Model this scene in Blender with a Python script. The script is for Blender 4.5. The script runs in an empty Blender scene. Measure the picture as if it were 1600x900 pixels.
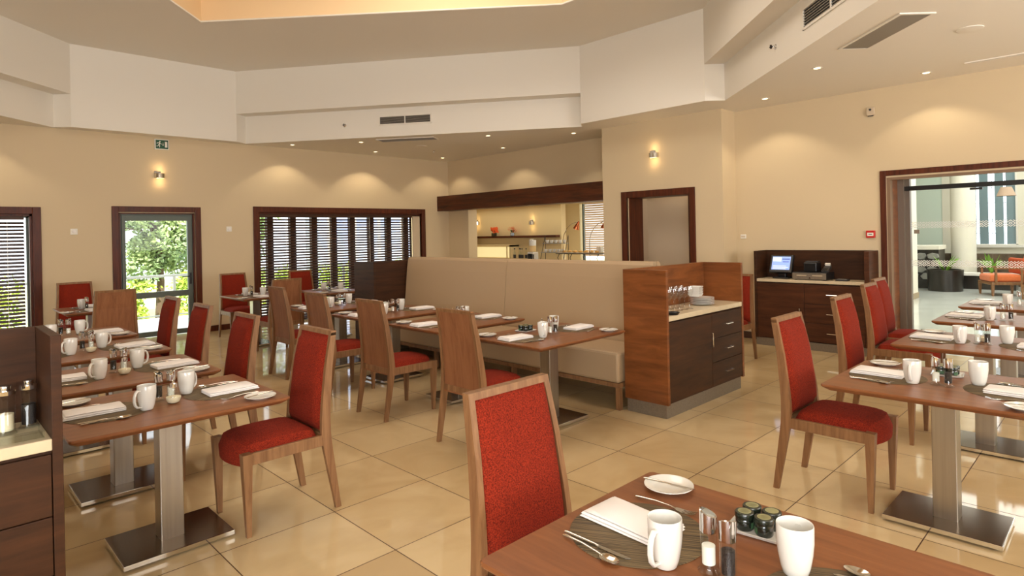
import bpy, bmesh, math, random
from math import pi, sin, cos, radians, sqrt, atan2
from mathutils import Vector, Matrix
random.seed(7)
SC = bpy.context.scene
COL = SC.collection

# ---------------------------------------------------------------- camera
YAW, ROLL, EYE = radians(45.5), radians(1.2), 1.55
cam_d = bpy.data.cameras.new('camera'); cam = bpy.data.objects.new('camera', cam_d); COL.objects.link(cam)
fw = Vector((cos(YAW), sin(YAW), 0)); rt = Vector((sin(YAW), -cos(YAW), 0)); up = Vector((0, 0, 1))
cx = rt*cos(ROLL) - up*sin(ROLL); cu = rt*sin(ROLL) + up*cos(ROLL)
cam.matrix_world = Matrix(((cx.x, cu.x, -fw.x, 0), (cx.y, cu.y, -fw.y, 0), (cx.z, cu.z, -fw.z, EYE), (0, 0, 0, 1)))
cam_d.sensor_width = 36; cam_d.lens = 957.85/1600*36; cam_d.shift_y = -84.36/1600
cam_d.clip_start = .02; cam_d.clip_end = 200
SC.camera = cam
SC.view_settings.view_transform = 'Standard'; SC.view_settings.look = 'None'
SC.view_settings.gamma = 1; SC.view_settings.use_curve_mapping = False
SC.view_settings.exposure = -0.24

# ---------------------------------------------------------------- world and large lights
W = bpy.data.worlds.new('sky'); SC.world = W; W.use_nodes = True
W.node_tree.nodes['Background'].inputs[0].default_value = (.86, .94, 1, 1)
W.node_tree.nodes['Background'].inputs[1].default_value = 3.6

def light(kind, name, loc, energy, col=(1, 1, 1), size=.1, sy=None, aim=None, **kw):
    d = bpy.data.lights.new(name, kind); d.energy = energy; d.color = col
    if kind == 'AREA':
        d.size = size
        if sy: d.shape = 'RECTANGLE'; d.size_y = sy
    elif kind == 'SUN': d.angle = size
    else: d.shadow_soft_size = size
    for k, v in kw.items(): setattr(d, k, v)
    o = bpy.data.objects.new(name, d); o.location = loc; COL.objects.link(o)
    if aim is not None:
        o.rotation_euler = (Vector(aim)-Vector(loc)).to_track_quat('-Z', 'Y').to_euler()
    return o

WARM = (1, .84, .60); MID = (1, .88, .70); DAY = (.88, .94, 1)
light('SUN', 'sun', (0, 20, 20), 16.0, (1, .96, .86), radians(1), aim=(3, 27, 8))
light('AREA', 'coffer_light', (3.4, 4.6, 5.35), 140, (1, .93, .82), 3.2, 3.2, aim=(3.4, 4.6, 0))
light('AREA', 'rear_fill_light', (-2.8, -1.4, 2.0), 560, (.93, .97, 1), 4.5, 2.2, aim=(.2, 2.2, 5.5))  # added area fill standing in for daylight, aimed up to brighten the ceiling
light('AREA', 'rear_side_fill_light', (4.5, -4.2, 2.0), 360, (.97, .97, .97), 5.0, 2.2, aim=(4.2, -.8, 5.5))  # second unseen fill, added at the near side and aimed upward
light('AREA', 'lobby_fill_light', (15.5, 0.5, 4.9), 540, (.95, 1, .97), 7, 6, aim=(15.5, .5, 0))  # overhead fill added to keep the lobby bright

# ---------------------------------------------------------------- materials
def lin(c):
    return tuple((v/12.92 if v <= .04045 else ((v+.055)/1.055)**2.4) for v in [x/255 for x in c])
def newmat(name):
    m = bpy.data.materials.new(name); m.use_nodes = True
    nt = m.node_tree; return m, nt, nt.nodes['Principled BSDF']
def pmat(name, rgb, rough=.5, metal=0, var=0, scale=8, bump=0, bscale=None, stretch=None, rgb2=None, coat=0, spec=.5, emis=0, emc=None, sheen=0, trans=0, aniso=0):
    m, nt, p = newmat(name); N = nt.nodes.new; L = nt.links.new
    c1 = lin(rgb); p.inputs['Base Color'].default_value = (*c1, 1)
    p.inputs['Roughness'].default_value = rough; p.inputs['Metallic'].default_value = metal
    p.inputs['Specular IOR Level'].default_value = spec; p.inputs['Coat Weight'].default_value = coat
    p.inputs['Coat Roughness'].default_value = .15
    p.inputs['Transmission Weight'].default_value = trans
    if sheen: p.inputs['Sheen Weight'].default_value = sheen
    if emis:
        p.inputs['Emission Color'].default_value = (*lin(emc or rgb), 1); p.inputs['Emission Strength'].default_value = emis
    if var or bump:
        tc = N('ShaderNodeTexCoord'); mp = N('ShaderNodeMapping'); L(tc.outputs['Object'], mp.inputs[0])
        if stretch: mp.inputs['Scale'].default_value = stretch
        no = N('ShaderNodeTexNoise'); no.inputs['Scale'].default_value = scale; no.inputs['Detail'].default_value = 5
        L(mp.outputs[0], no.inputs['Vector'])
        if var:
            c2 = lin(rgb2) if rgb2 else tuple(v*(1-var) for v in c1)
            r = N('ShaderNodeValToRGB'); r.color_ramp.elements[0].position = .35; r.color_ramp.elements[1].position = .65
            r.color_ramp.elements[0].color = (*c2, 1); r.color_ramp.elements[1].color = (*c1, 1)
            L(no.outputs['Fac'], r.inputs[0]); L(r.outputs[0], p.inputs['Base Color'])
        if bump:
            n2 = no
            if bscale:
                n2 = N('ShaderNodeTexNoise'); n2.inputs['Scale'].default_value = bscale; n2.inputs['Detail'].default_value = 2
                L(tc.outputs['Object'], n2.inputs['Vector'])
            b = N('ShaderNodeBump'); b.inputs['Strength'].default_value = bump; b.inputs['Distance'].default_value = .004
            L(n2.outputs['Fac'], b.inputs['Height']); L(b.outputs[0], p.inputs['Normal'])
    return m
def wood(name, a, b, stretch, rough=.38, scale=5, coat=.2):
    rough = rough+.08; coat = coat*.35
    """fine streaked grain running along the axis whose stretch is small"""
    m, nt, p = newmat(name); N = nt.nodes.new; L = nt.links.new
    tc = N('ShaderNodeTexCoord'); mp = N('ShaderNodeMapping'); mp.inputs['Scale'].default_value = stretch
    L(tc.outputs['Object'], mp.inputs[0])
    n1 = N('ShaderNodeTexNoise'); n1.inputs['Scale'].default_value = scale; n1.inputs['Detail'].default_value = 8; n1.inputs['Roughness'].default_value = .65
    n1.inputs['Distortion'].default_value = .6
    L(mp.outputs[0], n1.inputs['Vector'])
    r = N('ShaderNodeValToRGB'); r.color_ramp.elements[0].position = .3; r.color_ramp.elements[1].position = .7
    r.color_ramp.elements[0].color = (*lin(b), 1); r.color_ramp.elements[1].color = (*lin(a), 1)
    L(n1.outputs['Fac'], r.inputs[0]); L(r.outputs[0], p.inputs['Base Color'])
    p.inputs['Roughness'].default_value = rough; p.inputs['Coat Weight'].default_value = coat; p.inputs['Coat Roughness'].default_value = .2; p.inputs['Specular IOR Level'].default_value = .25
    return m
def glassmat(name, tint=(1, 1, 1), fres=1.45, rough=0.0, extra=0.0):
    """thin glass: mostly clear, glossy at grazing angles"""
    m = bpy.data.materials.new(name); m.use_nodes = True; nt = m.node_tree; nt.nodes.clear()
    N = nt.nodes.new; L = nt.links.new
    o = N('ShaderNodeOutputMaterial'); mx = N('ShaderNodeMixShader'); t = N('ShaderNodeBsdfTransparent'); g = N('ShaderNodeBsdfGlossy'); f = N('ShaderNodeFresnel')
    t.inputs[0].default_value = (*tint, 1); g.inputs['Roughness'].default_value = rough; f.inputs[0].default_value = fres
    gm = N('ShaderNodeNewGeometry'); iv = N('ShaderNodeMath'); iv.operation = 'SUBTRACT'; iv.inputs[0].default_value = 1; L(gm.outputs['Backfacing'], iv.inputs[1]); ml = N('ShaderNodeMath'); ml.operation = 'MULTIPLY'; L(f.outputs[0], ml.inputs[0]); L(iv.outputs[0], ml.inputs[1]); ad_ = N('ShaderNodeMath'); ad_.inputs[1].default_value = extra; L(ml.outputs[0], ad_.inputs[0]); L(ad_.outputs[0], mx.inputs[0]); L(t.outputs[0], mx.inputs[1]); L(g.outputs[0], mx.inputs[2]); L(mx.outputs[0], o.inputs[0])
    return m

M = {}
M['wall'] = pmat('wall_paint', (212, 192, 158), .75, bump=.08, bscale=60)
M['ceil'] = pmat('ceiling_paint', (236, 229, 217), .8)
M['plaster'] = pmat('pale_plaster', (205, 186, 160), .8)
M['kwall'] = pmat('kitchen_paint', (215, 192, 145), .7)
M['lobbywall'] = pmat('lobby_paint', (232, 226, 208), .7)
M['frame'] = wood('reddish_dark_wood', (98, 46, 24), (62, 27, 14), (1, 1, .08), .35, 30)
M['frameh'] = wood('reddish_dark_wood_rail', (104, 52, 30), (70, 32, 18), (.08, .08, 1), .35, 30)
M['station'] = wood('dark_station_veneer', (88, 50, 28), (58, 31, 17), (.12, .12, 1), .4, 18, .15)
M['station_side'] = wood('lit_station_veneer', (142, 84, 42), (94, 52, 24), (.15, .15, 1), .32, 12, .35)  # dark station wood with the light on its panels put into the colour
M['stationdark'] = wood('espresso_veneer', (72, 42, 22), (44, 25, 13), (.12, .12, 1), .42, 18, .1)
M['beam'] = wood('beam_veneer', (98, 48, 22), (52, 24, 12), (.1, .1, 1), .35, 14, .3)
M['top'] = wood('walnut_table_top', (142, 88, 52), (112, 66, 38), (.09, 1, 1), .28, 22, .4)
M['chairwood'] = wood('chair_walnut', (150, 110, 74), (112, 76, 48), (1, 1, .07), .38, 30, .2)
M['backpanel'] = wood('chair_back_veneer', (150, 100, 66), (122, 76, 48), (1, 1, .05), .38, 24, .2)
M['red'] = pmat('red_weave', (156, 47, 23), .9, var=.35, scale=230, bump=.9, bscale=330, rgb2=(94, 23, 10), sheen=0, spec=.2)
M['orange'] = pmat('orange_upholstery', (226, 118, 62), .8, var=.1, scale=30, sheen=.2)
M['vinyl'] = pmat('tan_vinyl', (174, 148, 116), .45, bump=.15, bscale=160, spec=.4)
M['steel'] = pmat('brushed_steel', (176, 170, 160), .32, 1, var=.12, scale=60, stretch=(1, 1, .03))
M['platesteel'] = pmat('smoked_steel_plate', (138, 124, 110), .22, 1, var=.1, scale=6)
M['chrome'] = pmat('chrome', (225, 225, 225), .06, 1)
M['cutlery'] = pmat('polished_steel', (215, 212, 205), .14, 1)
M['alu'] = pmat('grey_green_aluminium', (92, 100, 94), .45, .2)
M['plinth'] = pmat('brushed_plinth', (140, 128, 112), .45, .5, var=.15, scale=80)
M['china'] = pmat('white_china', (226, 222, 214), .12, coat=.5)
M['napkin'] = pmat('white_linen', (238, 232, 228), .85, bump=.2, bscale=500)
M['black'] = pmat('black_plastic', (22, 21, 22), .35)
M['darkgrey'] = pmat('dark_grey_plastic', (52, 50, 50), .4)
M['white'] = pmat('white_plastic', (235, 230, 220), .4)
M['stone'] = pmat('cream_stone_worktop', (210, 192, 160), .3, var=.06, scale=20)
M['slat'] = wood('dark_blind_slat', (86, 58, 42), (60, 38, 26), (.1, 1, 1), .4, 12)
M['slatw'] = pmat('pale_blind_slat', (238, 216, 190), .5)
M['glass'] = glassmat('clear_pane', fres=1.3)
M['tglass'] = glassmat('table_glass', (.95, .97, .96), 1.6)
M['salt'] = pmat('white_salt', (238, 234, 222), .9)
M['sugar'] = pmat('cream_sugar', (236, 222, 190), .9, bump=.3, bscale=900)
M['pepper'] = pmat('black_peppercorns', (34, 24, 20), .6, bump=1, bscale=300)
M['jam'] = pmat('dark_jam_glass', (24, 30, 22), .1, coat=.6)
M['lid'] = pmat('dark_green_jar_lid', (28, 36, 26), .25, coat=.4)
M['gold'] = pmat('pale_gold_print', (150, 146, 104), .5)
M['green'] = pmat('exit_green', (16, 78, 52), .5)
M['redbox'] = pmat('fire_red', (196, 30, 24), .4)
M['sglow'] = pmat('sconce_glow_disc', (255, 240, 205), .5, emis=3, emc=(255, 226, 170))
M['wineglass'] = glassmat('wine_glass_crystal', (.96, .97, .97), 1.9, 0, .015)
M['glow'] = pmat('lamp_glow', (255, 240, 205), .5, emis=9, emc=(255, 226, 170))
M['glowsoft'] = pmat('lit_niche_panel', (255, 246, 205), .5, emis=.75, emc=(255, 238, 175))
M['screen'] = pmat('lit_blue_screen', (150, 180, 235), .3, emis=.75, emc=(130, 160, 225))
M['screenw'] = pmat('lit_white_screen_rows', (225, 232, 245), .3, emis=.8, emc=(215, 225, 245))
M['screend'] = pmat('lit_dark_blue_rows', (70, 95, 175), .3, emis=.5, emc=(70, 95, 175))
M['petal'] = pmat('orange_petals', (235, 98, 40), .6)
M['leafd'] = pmat('dark_stem_leaves', (40, 70, 30), .6)
M['leaf'] = pmat('sunlit_leaves', (166, 186, 124), .6, var=.5, scale=.9, rgb2=(92, 120, 86))
M['leafy'] = pmat('yellow_green_leaves', (196, 210, 84), .6, var=.4, scale=1.2, rgb2=(110, 150, 50))
M['strap'] = pmat('bright_strap_leaves', (132, 186, 50), .5, var=.2, scale=4)
M['bark'] = pmat('tree_bark', (92, 74, 60), .9)
M['deck'] = pmat('pale_terrace_paving', (225, 220, 210), .8)
M['grass'] = pmat('yellow_green_lawn', (214, 216, 150), .9, var=.2, scale=3)
M['rail'] = pmat('painted_rail', (190, 198, 198), .5)
M['bluepanel'] = pmat('blue_white_facade', (150, 172, 222), .4, var=.25, scale=.8, rgb2=(205, 215, 238))
M['shade'] = pmat('taupe_lamp_shade', (176, 150, 126), .8)
M['rock'] = pmat('grey_rubble_stone', (150, 148, 138), .85, var=.3, scale=6)
M['mortar'] = pmat('black_joint', (30, 28, 24), .9)
M['darkstone'] = pmat('dark_polished_stone', (38, 34, 28), .3, var=.3, scale=12)
M['bread'] = pmat('golden_pastry', (226, 190, 110), .7, var=.4, scale=40, rgb2=(190, 130, 60))
M['copper'] = pmat('copper_shade', (190, 110, 70), .25, 1)
M['iron'] = pmat('wrought_iron', (40, 32, 28), .5)
M['grille'] = pmat('grille_grey', (150, 142, 130), .5)
M['dark'] = pmat('duct_darkness', (30, 28, 26), .9)
M['juice'] = pmat('pale_juice', (245, 205, 140), .3)
M['lobbyglass'] = pmat('blue_grey_glazing_panel', (128, 152, 160), .25)
M['frost'] = pmat('frosted_pale_panel', (214, 228, 214), .35)
M['etch'] = pmat('etched_white_pattern', (245, 245, 240), .6)

# striped rush placemat
def matmat():
    m, nt, p = newmat('woven_placemat'); N = nt.nodes.new; L = nt.links.new
    tc = N('ShaderNodeTexCoord'); mp = N('ShaderNodeMapping'); mp.inputs['Scale'].default_value = (.7, 105, 1); L(tc.outputs['Object'], mp.inputs[0])
    n = N('ShaderNodeTexNoise'); n.inputs['Scale'].default_value = 3; n.inputs['Detail'].default_value = 3; L(mp.outputs[0], n.inputs['Vector'])
    r = N('ShaderNodeValToRGB'); e = r.color_ramp.elements; e[0].position = .38; e[0].color = (*lin((38, 28, 18)), 1); e[1].position = .60; e[1].color = (*lin((126, 104, 70)), 1)
    L(n.outputs['Fac'], r.inputs[0]); L(r.outputs[0], p.inputs['Base Color']); p.inputs['Roughness'].default_value = .7
    b = N('ShaderNodeBump'); b.inputs['Strength'].default_value = .5; b.inputs['Distance'].default_value = .002; L(n.outputs['Fac'], b.inputs['Height']); L(b.outputs[0], p.inputs['Normal'])
    return m
M['mat'] = matmat()

# polished floor tiles with dark joints
def floormat():
    m, nt, p = newmat('polished_floor_tiles'); N = nt.nodes.new; L = nt.links.new
    tc = N('ShaderNodeTexCoord'); sx = N('ShaderNodeSeparateXYZ'); L(tc.outputs['Object'], sx.inputs[0])
    def mth(op, a, b=None):
        q = N('ShaderNodeMath'); q.operation = op
        for i, v in enumerate((a, b)):
            if v is None: continue
            if isinstance(v, (int, float)): q.inputs[i].default_value = v
            else: L(v, q.inputs[i])
        return q.outputs[0]
    def edge(out, off, size):
        u = mth('DIVIDE', mth('SUBTRACT', out, off), size)
        f = mth('FRACT', u); d = mth('MINIMUM', f, mth('SUBTRACT', 1.0, f))
        return mth('MULTIPLY', d, size), mth('FLOOR', u)
    dx, ix = edge(sx.outputs[0], 1.6912-6.197, .6197); dy, iy = edge(sx.outputs[1], 3.8094-6.102, .6102)
    g = mth('LESS_THAN', mth('MINIMUM', dx, dy), .0028)
    cb = N('ShaderNodeCombineXYZ'); L(ix, cb.inputs[0]); L(iy, cb.inputs[1])
    wn = N('ShaderNodeTexWhiteNoise'); wn.noise_dimensions = '2D'; L(cb.outputs[0], wn.inputs['Vector'])
    no = N('ShaderNodeTexNoise'); no.inputs['Scale'].default_value = 2.2; no.inputs['Detail'].default_value = 8; no.inputs['Distortion'].default_value = 1.0
    ad = N('ShaderNodeVectorMath'); ad.operation = 'ADD'; L(tc.outputs['Object'], ad.inputs[0]); L(wn.outputs['Color'], ad.inputs[1]); L(ad.outputs[0], no.inputs['Vector'])
    r = N('ShaderNodeValToRGB'); e = r.color_ramp.elements; e[0].position = .3; e[0].color = (*lin((188, 160, 116)), 1); e[1].position = .7; e[1].color = (*lin((208, 183, 140)), 1)
    L(mth('ADD', mth('MULTIPLY', no.outputs['Fac'], .7), mth('MULTIPLY', wn.outputs['Value'], .3)), r.inputs[0])
    mx = N('ShaderNodeMix'); mx.data_type = 'RGBA'; L(g, mx.inputs[0]); L(r.outputs[0], mx.inputs[6]); mx.inputs[7].default_value = (*lin((84, 56, 26)), 1)
    L(mx.outputs[2], p.inputs['Base Color'])
    L(mth('ADD', .06, mth('MULTIPLY', g, .5)), p.inputs['Roughness']); p.inputs['Specular IOR Level'].default_value = .5
    return m
M['floor'] = floormat()
M['lobbyfloor'] = pmat('lobby_marble', (224, 226, 216), .10, var=.2, scale=.7)

# ---------------------------------------------------------------- mesh helpers
class MB:
    def __init__(s): s.v = []; s.f = []; s.sm = []
    def add(s, vs, fs, smooth=False, mtx=None):
        o = len(s.v)
        for v in vs:
            v = Vector(v)
            if mtx is not None: v = mtx @ v
            s.v.append(tuple(v))
        for f in fs: s.f.append([i+o for i in f]); s.sm.append(smooth)
        return s
    def box(s, a, b, mtx=None):
        (x0, y0, z0), (x1, y1, z1) = a, b
        x0, x1 = min(x0, x1), max(x0, x1); y0, y1 = min(y0, y1), max(y0, y1); z0, z1 = min(z0, z1), max(z0, z1)
        v = [(x0, y0, z0), (x1, y0, z0), (x1, y1, z0), (x0, y1, z0), (x0, y0, z1), (x1, y0, z1), (x1, y1, z1), (x0, y1, z1)]
        return s.add(v, [(0, 3, 2, 1), (4, 5, 6, 7), (0, 1, 5, 4), (1, 2, 6, 5), (2, 3, 7, 6), (3, 0, 4, 7)], False, mtx)
    def bbox(s, a, b, r=.004, mtx=None):
        """box with chamfered edges"""
        lo = [min(p, q) for p, q in zip(a, b)]; hi = [max(p, q) for p, q in zip(a, b)]
        r = min(r, *[(h-l)*.45 for l, h in zip(lo, hi)])
        bm = bmesh.new(); bmesh.ops.create_cube(bm, size=1)
        for v in bm.verts:
            v.co = Vector([lo[i]+(v.co[i]+.5)*(hi[i]-lo[i]) for i in range(3)])
        bmesh.ops.bevel(bm, geom=list(bm.edges), offset=r, segments=2, profile=.5, affect='EDGES')
        vs = [v.co.copy() for v in bm.verts]; fs = [[v.index for v in f.verts] for f in bm.faces]
        bm.free(); return s.add(vs, fs, False, mtx)
    def prism(s, pts, z0, z1, mtx=None, smooth=False):
        n = len(pts); v = [(x, y, z0) for x, y in pts]+[(x, y, z1) for x, y in pts]
        f = [list(range(n))[::-1], list(range(n, 2*n))]+[(i, (i+1) % n, n+(i+1) % n, n+i) for i in range(n)]
        return s.add(v, f, smooth, mtx)
    def lathe(s, prof, n=24, mtx=None, smooth=True, closed=False):
        v = []; f = []
        for r, z in prof:
            for k in range(n): a = 2*pi*k/n; v.append((r*cos(a), r*sin(a), z))
        for i in range(len(prof)-1):
            for k in range(n): f.append((i*n+k, i*n+(k+1) % n, (i+1)*n+(k+1) % n, (i+1)*n+k))
        if prof[0][0] > 1e-5: f.append(list(range(n))[::-1])
        if prof[-1][0] > 1e-5: f.append([(len(prof)-1)*n+k for k in range(n)])
        return s.add(v, f, smooth, mtx)
    def tube(s, pts, rad, n=8, mtx=None, cap=True, flat=1.0):
        """tube through points, rad a number or list; flat squashes it along the frame's second axis"""
        P = [Vector(p) for p in pts]; R = rad if isinstance(rad, (list, tuple)) else [rad]*len(P)
        v = []; f = []; u = None
        for i, p in enumerate(P):
            t = (P[min(i+1, len(P)-1)]-P[max(i-1, 0)]).normalized()
            if u is None: u = t.cross(Vector((0, 0, 1)) if abs(t.z) < .9 else Vector((1, 0, 0))).normalized()
            u = (u-t*u.dot(t)).normalized(); w = t.cross(u)
            for k in range(n): a = 2*pi*k/n; v.append(p+u*cos(a)*R[i]+w*sin(a)*R[i]*flat)
        for i in range(len(P)-1):
            for k in range(n): f.append((i*n+k, i*n+(k+1) % n, (i+1)*n+(k+1) % n, (i+1)*n+k))
        if cap: f.append(list(range(n))[::-1]); f.append([(len(P)-1)*n+k for k in range(n)])
        return s.add(v, f, True, mtx)
    def loft(s, secs, mtx=None, smooth=False):
        """secs: list of equal-length closed rings"""
        n = len(secs[0]); v = [p for r in secs for p in r]; f = []
        for i in range(len(secs)-1):
            for k in range(n): f.append((i*n+k, i*n+(k+1) % n, (i+1)*n+(k+1) % n, (i+1)*n+k))
        f.append(list(range(n))[::-1]); f.append([(len(secs)-1)*n+k for k in range(n)])
        return s.add(v, f, smooth, mtx)
    def build(s, name, mat, parent=None, loc=None, rz=0, autosmooth=True):
        me = bpy.data.meshes.new(name); me.from_pydata(s.v, [], s.f)
        me.polygons.foreach_set('use_smooth', s.sm)
        bm = bmesh.new(); bm.from_mesh(me); bmesh.ops.recalc_face_normals(bm, faces=bm.faces[:])
        for e in bm.edges:
            if len(e.link_faces) == 2 and e.calc_face_angle(0) > radians(42): e.smooth = False
        bm.to_mesh(me); bm.free()
        for m in (mat if isinstance(mat, (list, tuple)) else [mat]): me.materials.append(M[m] if isinstance(m, str) else m)
        o = bpy.data.objects.new(name, me); COL.objects.link(o)
        if parent is not None: o.parent = parent
        if loc is not None: o.location = loc
        if rz: o.rotation_euler = (0, 0, rz)
        return o

def tag(o, label=None, cat=None, group=None, kind=None):
    if label: o['label'] = label
    if cat: o['category'] = cat
    if group: o['group'] = group
    if kind: o['kind'] = kind
    return o
def empty(name, loc, rz=0):
    o = bpy.data.objects.new(name, None); o.location = loc; o.rotation_euler = (0, 0, rz); COL.objects.link(o); o.empty_display_size = .1
    return o
def struct(name, mb, mat, parent=None):
    o = mb.build(name, mat, parent)
    if parent is None: o['kind'] = 'structure'
    return o
KIDS = {}
def kids(o): return [c for c in bpy.data.objects if c.parent == o]
def copy_tree(o, parent=None, cache=True):
    c = o.copy(); COL.objects.link(c)
    if parent is not None: c.parent = parent
    if o.name not in KIDS: KIDS[o.name] = kids(o)
    for ch in KIDS[o.name]: copy_tree(ch, c)
    return c
PROTO = {}
def inst(kind, builder, loc, rz, label, cat, group=None):
    """first call builds the thing, later calls copy it with its parts"""
    if kind not in PROTO:
        o = builder(); PROTO[kind] = o; KIDS.pop(o.name, None)
    else:
        o = copy_tree(PROTO[kind])
        if 'group' in o: del o['group']
    o.location = loc; o.rotation_euler = (0, 0, rz)
    tag(o, label, cat, group)
    return o

# ================================================================ THE ROOM
YW, XB, XD, XR, ZC, ZR, ZT = 11.07, 8.85, 8.10, 8.50, 3.24, 3.72, 4.45
# floor slabs
struct('floor', MB().box((-4.2, -5.2, -.1), (8.8, 11.2, 0)), 'floor')
struct('lobby_floor', MB().box((8.8, -9, -.1), (26, 4.4, -.001)).box((15.6, 4.4, -.1), (26, 9, -.001)), 'lobbyfloor')
struct('kitchen_floor', MB().box((8.8, 4.4, -.1), (10.3, 13, 0)), 'plaster')

def wall_y(mb, y0, y1, x0, x1, z0, z1, holes):
    """wall along x with rectangular holes (xa, xb, za, zb)"""
    xs = sorted({x0, x1, *[h[0] for h in holes], *[h[1] for h in holes]})
    for a, b in zip(xs, xs[1:]):
        hs = [h for h in holes if h[0] <= a+1e-6 and h[1] >= b-1e-6]
        if not hs: mb.box((a, y0, z0), (b, y1, z1))
        else:
            h = hs[0]
            if h[2] > z0: mb.box((a, y0, z0), (b, y1, h[2]))
            if h[3] < z1: mb.box((a, y0, h[3]), (b, y1, z1))
def wall_x(mb, x0, x1, y0, y1, z0, z1, holes):
    ys = sorted({y0, y1, *[h[0] for h in holes], *[h[1] for h in holes]})
    for a, b in zip(ys, ys[1:]):
        hs = [h for h in holes if h[0] <= a+1e-6 and h[1] >= b-1e-6]
        if not hs: mb.box((x0, a, z0), (x1, b, z1))
        else:
            h = hs[0]
            if h[2] > z0: mb.box((x0, a, z0), (x1, b, h[2]))
            if h[3] < z1: mb.box((x0, a, h[3]), (x1, b, z1))
w = MB(); wall_y(w, YW, YW+.30, -4.2, XB+.25, 0, ZC+.05, [(-.95, 1.26, 0, 1.99), (2.32, 3.42, 0, 2.01), (4.48, 8.08, 0, 2.04)])
struct('wall_left', w, 'wall')
w = MB(); wall_x(w, XB, XB+.25, 6.10, YW, 0, ZC+.05, [(6.10, 10.38, .98, 2.16)])
struct('wall_back', w, 'wall')
w = MB(); wall_x(w, XD, XD+.36, 4.03, 6.10, 0, ZC+.05, [(4.555, 5.60, 0, 2.09)]); w.box((XD+.36, 5.80, 0), (XB+.25, 6.10, ZC+.05))
struct('wall_servery', w, 'wall')
w = MB(); wall_x(w, XR, XR+.30, -5.2, 4.03, 0, ZC+.05, [(-2.4, 2.12, 0, 2.14)]); w.box((XD+.36, 4.03, 0), (XR+.3, 4.2, ZC+.05))
struct('wall_right', w, 'wall')
w = MB(); wall_x(w, -4.2, -4.0, -5.2, YW, 0, ZC+.05, []); struct('wall_rear', w, 'wall')
w = MB(); wall_y(w, -5.2, -5.0, -4.0, XR, 0, ZC+.05, []); struct('wall_near', w, 'wall')
# corridor behind the servery door and the roof slab over the back rooms
w = MB().box((8.78, 4.2, 0), (8.93, 5.8, 2.6)).box((8.46, 5.70, 0), (9.35, 5.80, 2.6)).box((8.46, 4.2, 2.5), (9.5, 5.8, 2.6))
struct('wall_corridor', w, 'plaster')

# bulkhead drum: polygon corners of its plain faces, and the set-back grille runs
V = {'a': (-.9, 8.32), 'b': (1.70, 10.82), 'c': (4.05, 10.84), 'd': (7.47, 6.02), 'e': (7.455, 3.93), 'f': (3.0, -.48), 'g': (.2, -.48), 'h': (-3.2, 3.0), 'i': (-3.2, 6.0)}
order = 'abcdefghi'; RUNS = {'ab': .26, 'cd': .26, 'ef': .26}
drum = MB(); soff = MB()
cen = Vector((3.0, 5.2))
def off(p, q, d):
    p, q = Vector(p), Vector(q); n = Vector((q.y-p.y, -(q.x-p.x))).normalized()
    if n.dot(p-cen) < 0: n = -n
    return p+n*d, q+n*d
lowpts = []
for i, k in enumerate(order):
    k2 = order[(i+1) % len(order)]; p, q = V[k], V[k2]
    pv, qv = Vector(p), Vector(q)
    if k+k2 in RUNS:
        a, b = off(p, q, RUNS[k+k2])
        drum.add([(*p, ZR), (*q, ZR), (*q, ZT), (*p, ZT)], [(0, 1, 2, 3)])
        drum.add([(*a, ZC), (*b, ZC), (*b, ZR), (*a, ZR)], [(0, 1, 2, 3)])
        drum.add([(*p, ZR), (*q, ZR), (*b, ZR), (*a, ZR)], [(0, 1, 2, 3)])
        drum.add([(*p, ZC), (*a, ZC), (*a, ZR), (*p, ZR)], [(0, 1, 2, 3)])
        drum.add([(*q, ZC), (*b, ZC), (*b, ZR), (*q, ZR)], [(0, 1, 2, 3)])
        lowpts += [p, tuple(a), tuple(b), q]
    else:
        drum.add([(*p, ZC), (*q, ZC), (*q, ZT), (*p, ZT)], [(0, 1, 2, 3)])
        lowpts += [p, q]
struct('ceiling_bulkhead', drum, 'ceil')
# dropped perimeter ceiling = rectangle minus the drum outline
def plate_with_hole(outer, hole, z):
    bm = bmesh.new()
    def ring(pts):
        vs = [bm.verts.new((x, y, z)) for x, y in pts]
        return [bm.edges.new((vs[i], vs[(i+1) % len(vs)])) for i in range(len(vs))]
    es = ring(outer)+ring(hole)
    bmesh.ops.triangle_fill(bm, use_beauty=True, use_dissolve=False, edges=es)
    bm.verts.index_update()
    v = [x.co.copy() for x in bm.verts]; f = [[y.index for y in fc.verts] for fc in bm.faces]; bm.free(); return v, f
hole = []
for p in lowpts:
    if not hole or (Vector(p)-Vector(hole[-1])).length > 1e-4: hole.append(p)
if (Vector(hole[0])-Vector(hole[-1])).length < 1e-4: hole.pop()
v, f = plate_with_hole([(-4.2, -5.2), (XB+.25, -5.2), (XB+.25, YW+.3), (-4.2, YW+.3)], hole, ZC)
struct('ceiling_perimeter', MB().add(v, f), 'ceil')
# upper ceiling with the raised coffer
SKY = [(2.24, 8.06), (2.80, 8.64), (5.94, 5.06), (5.94, 3.4), (4.0, 1.5), (1.9, 1.5), (-.6, 4.2), (-.6, 5.2)]
v, f = plate_with_hole([(-4.2, -5.2), (XB+.25, -5.2), (XB+.25, YW+.3), (-4.2, YW+.3)], SKY, ZT)
struct('ceiling', MB().add(v, f), 'ceil')
cf = MB()
for i in range(len(SKY)):
    p, q = SKY[i], SKY[(i+1) % len(SKY)]; cf.add([(*p, ZT), (*q, ZT), (*q, 5.5), (*p, 5.5)], [(0, 1, 2, 3)])
cf.add([(x, y, 5.5) for x, y in SKY], [tuple(range(len(SKY)))])
struct('ceiling_coffer', cf, pmat('coffer_glow_paint', (236, 205, 160), .8))  # warm cove glow is put into this paint colour
struct('trim_1', MB().tube([(*p, ZT) for p in SKY]+[(*SKY[0], ZT)], .012, 6), 'ceil')
struct('roof', MB().box((-4.4, -5.4, 5.6), (9.3, 11.4, 5.7)), 'plaster')

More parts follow.
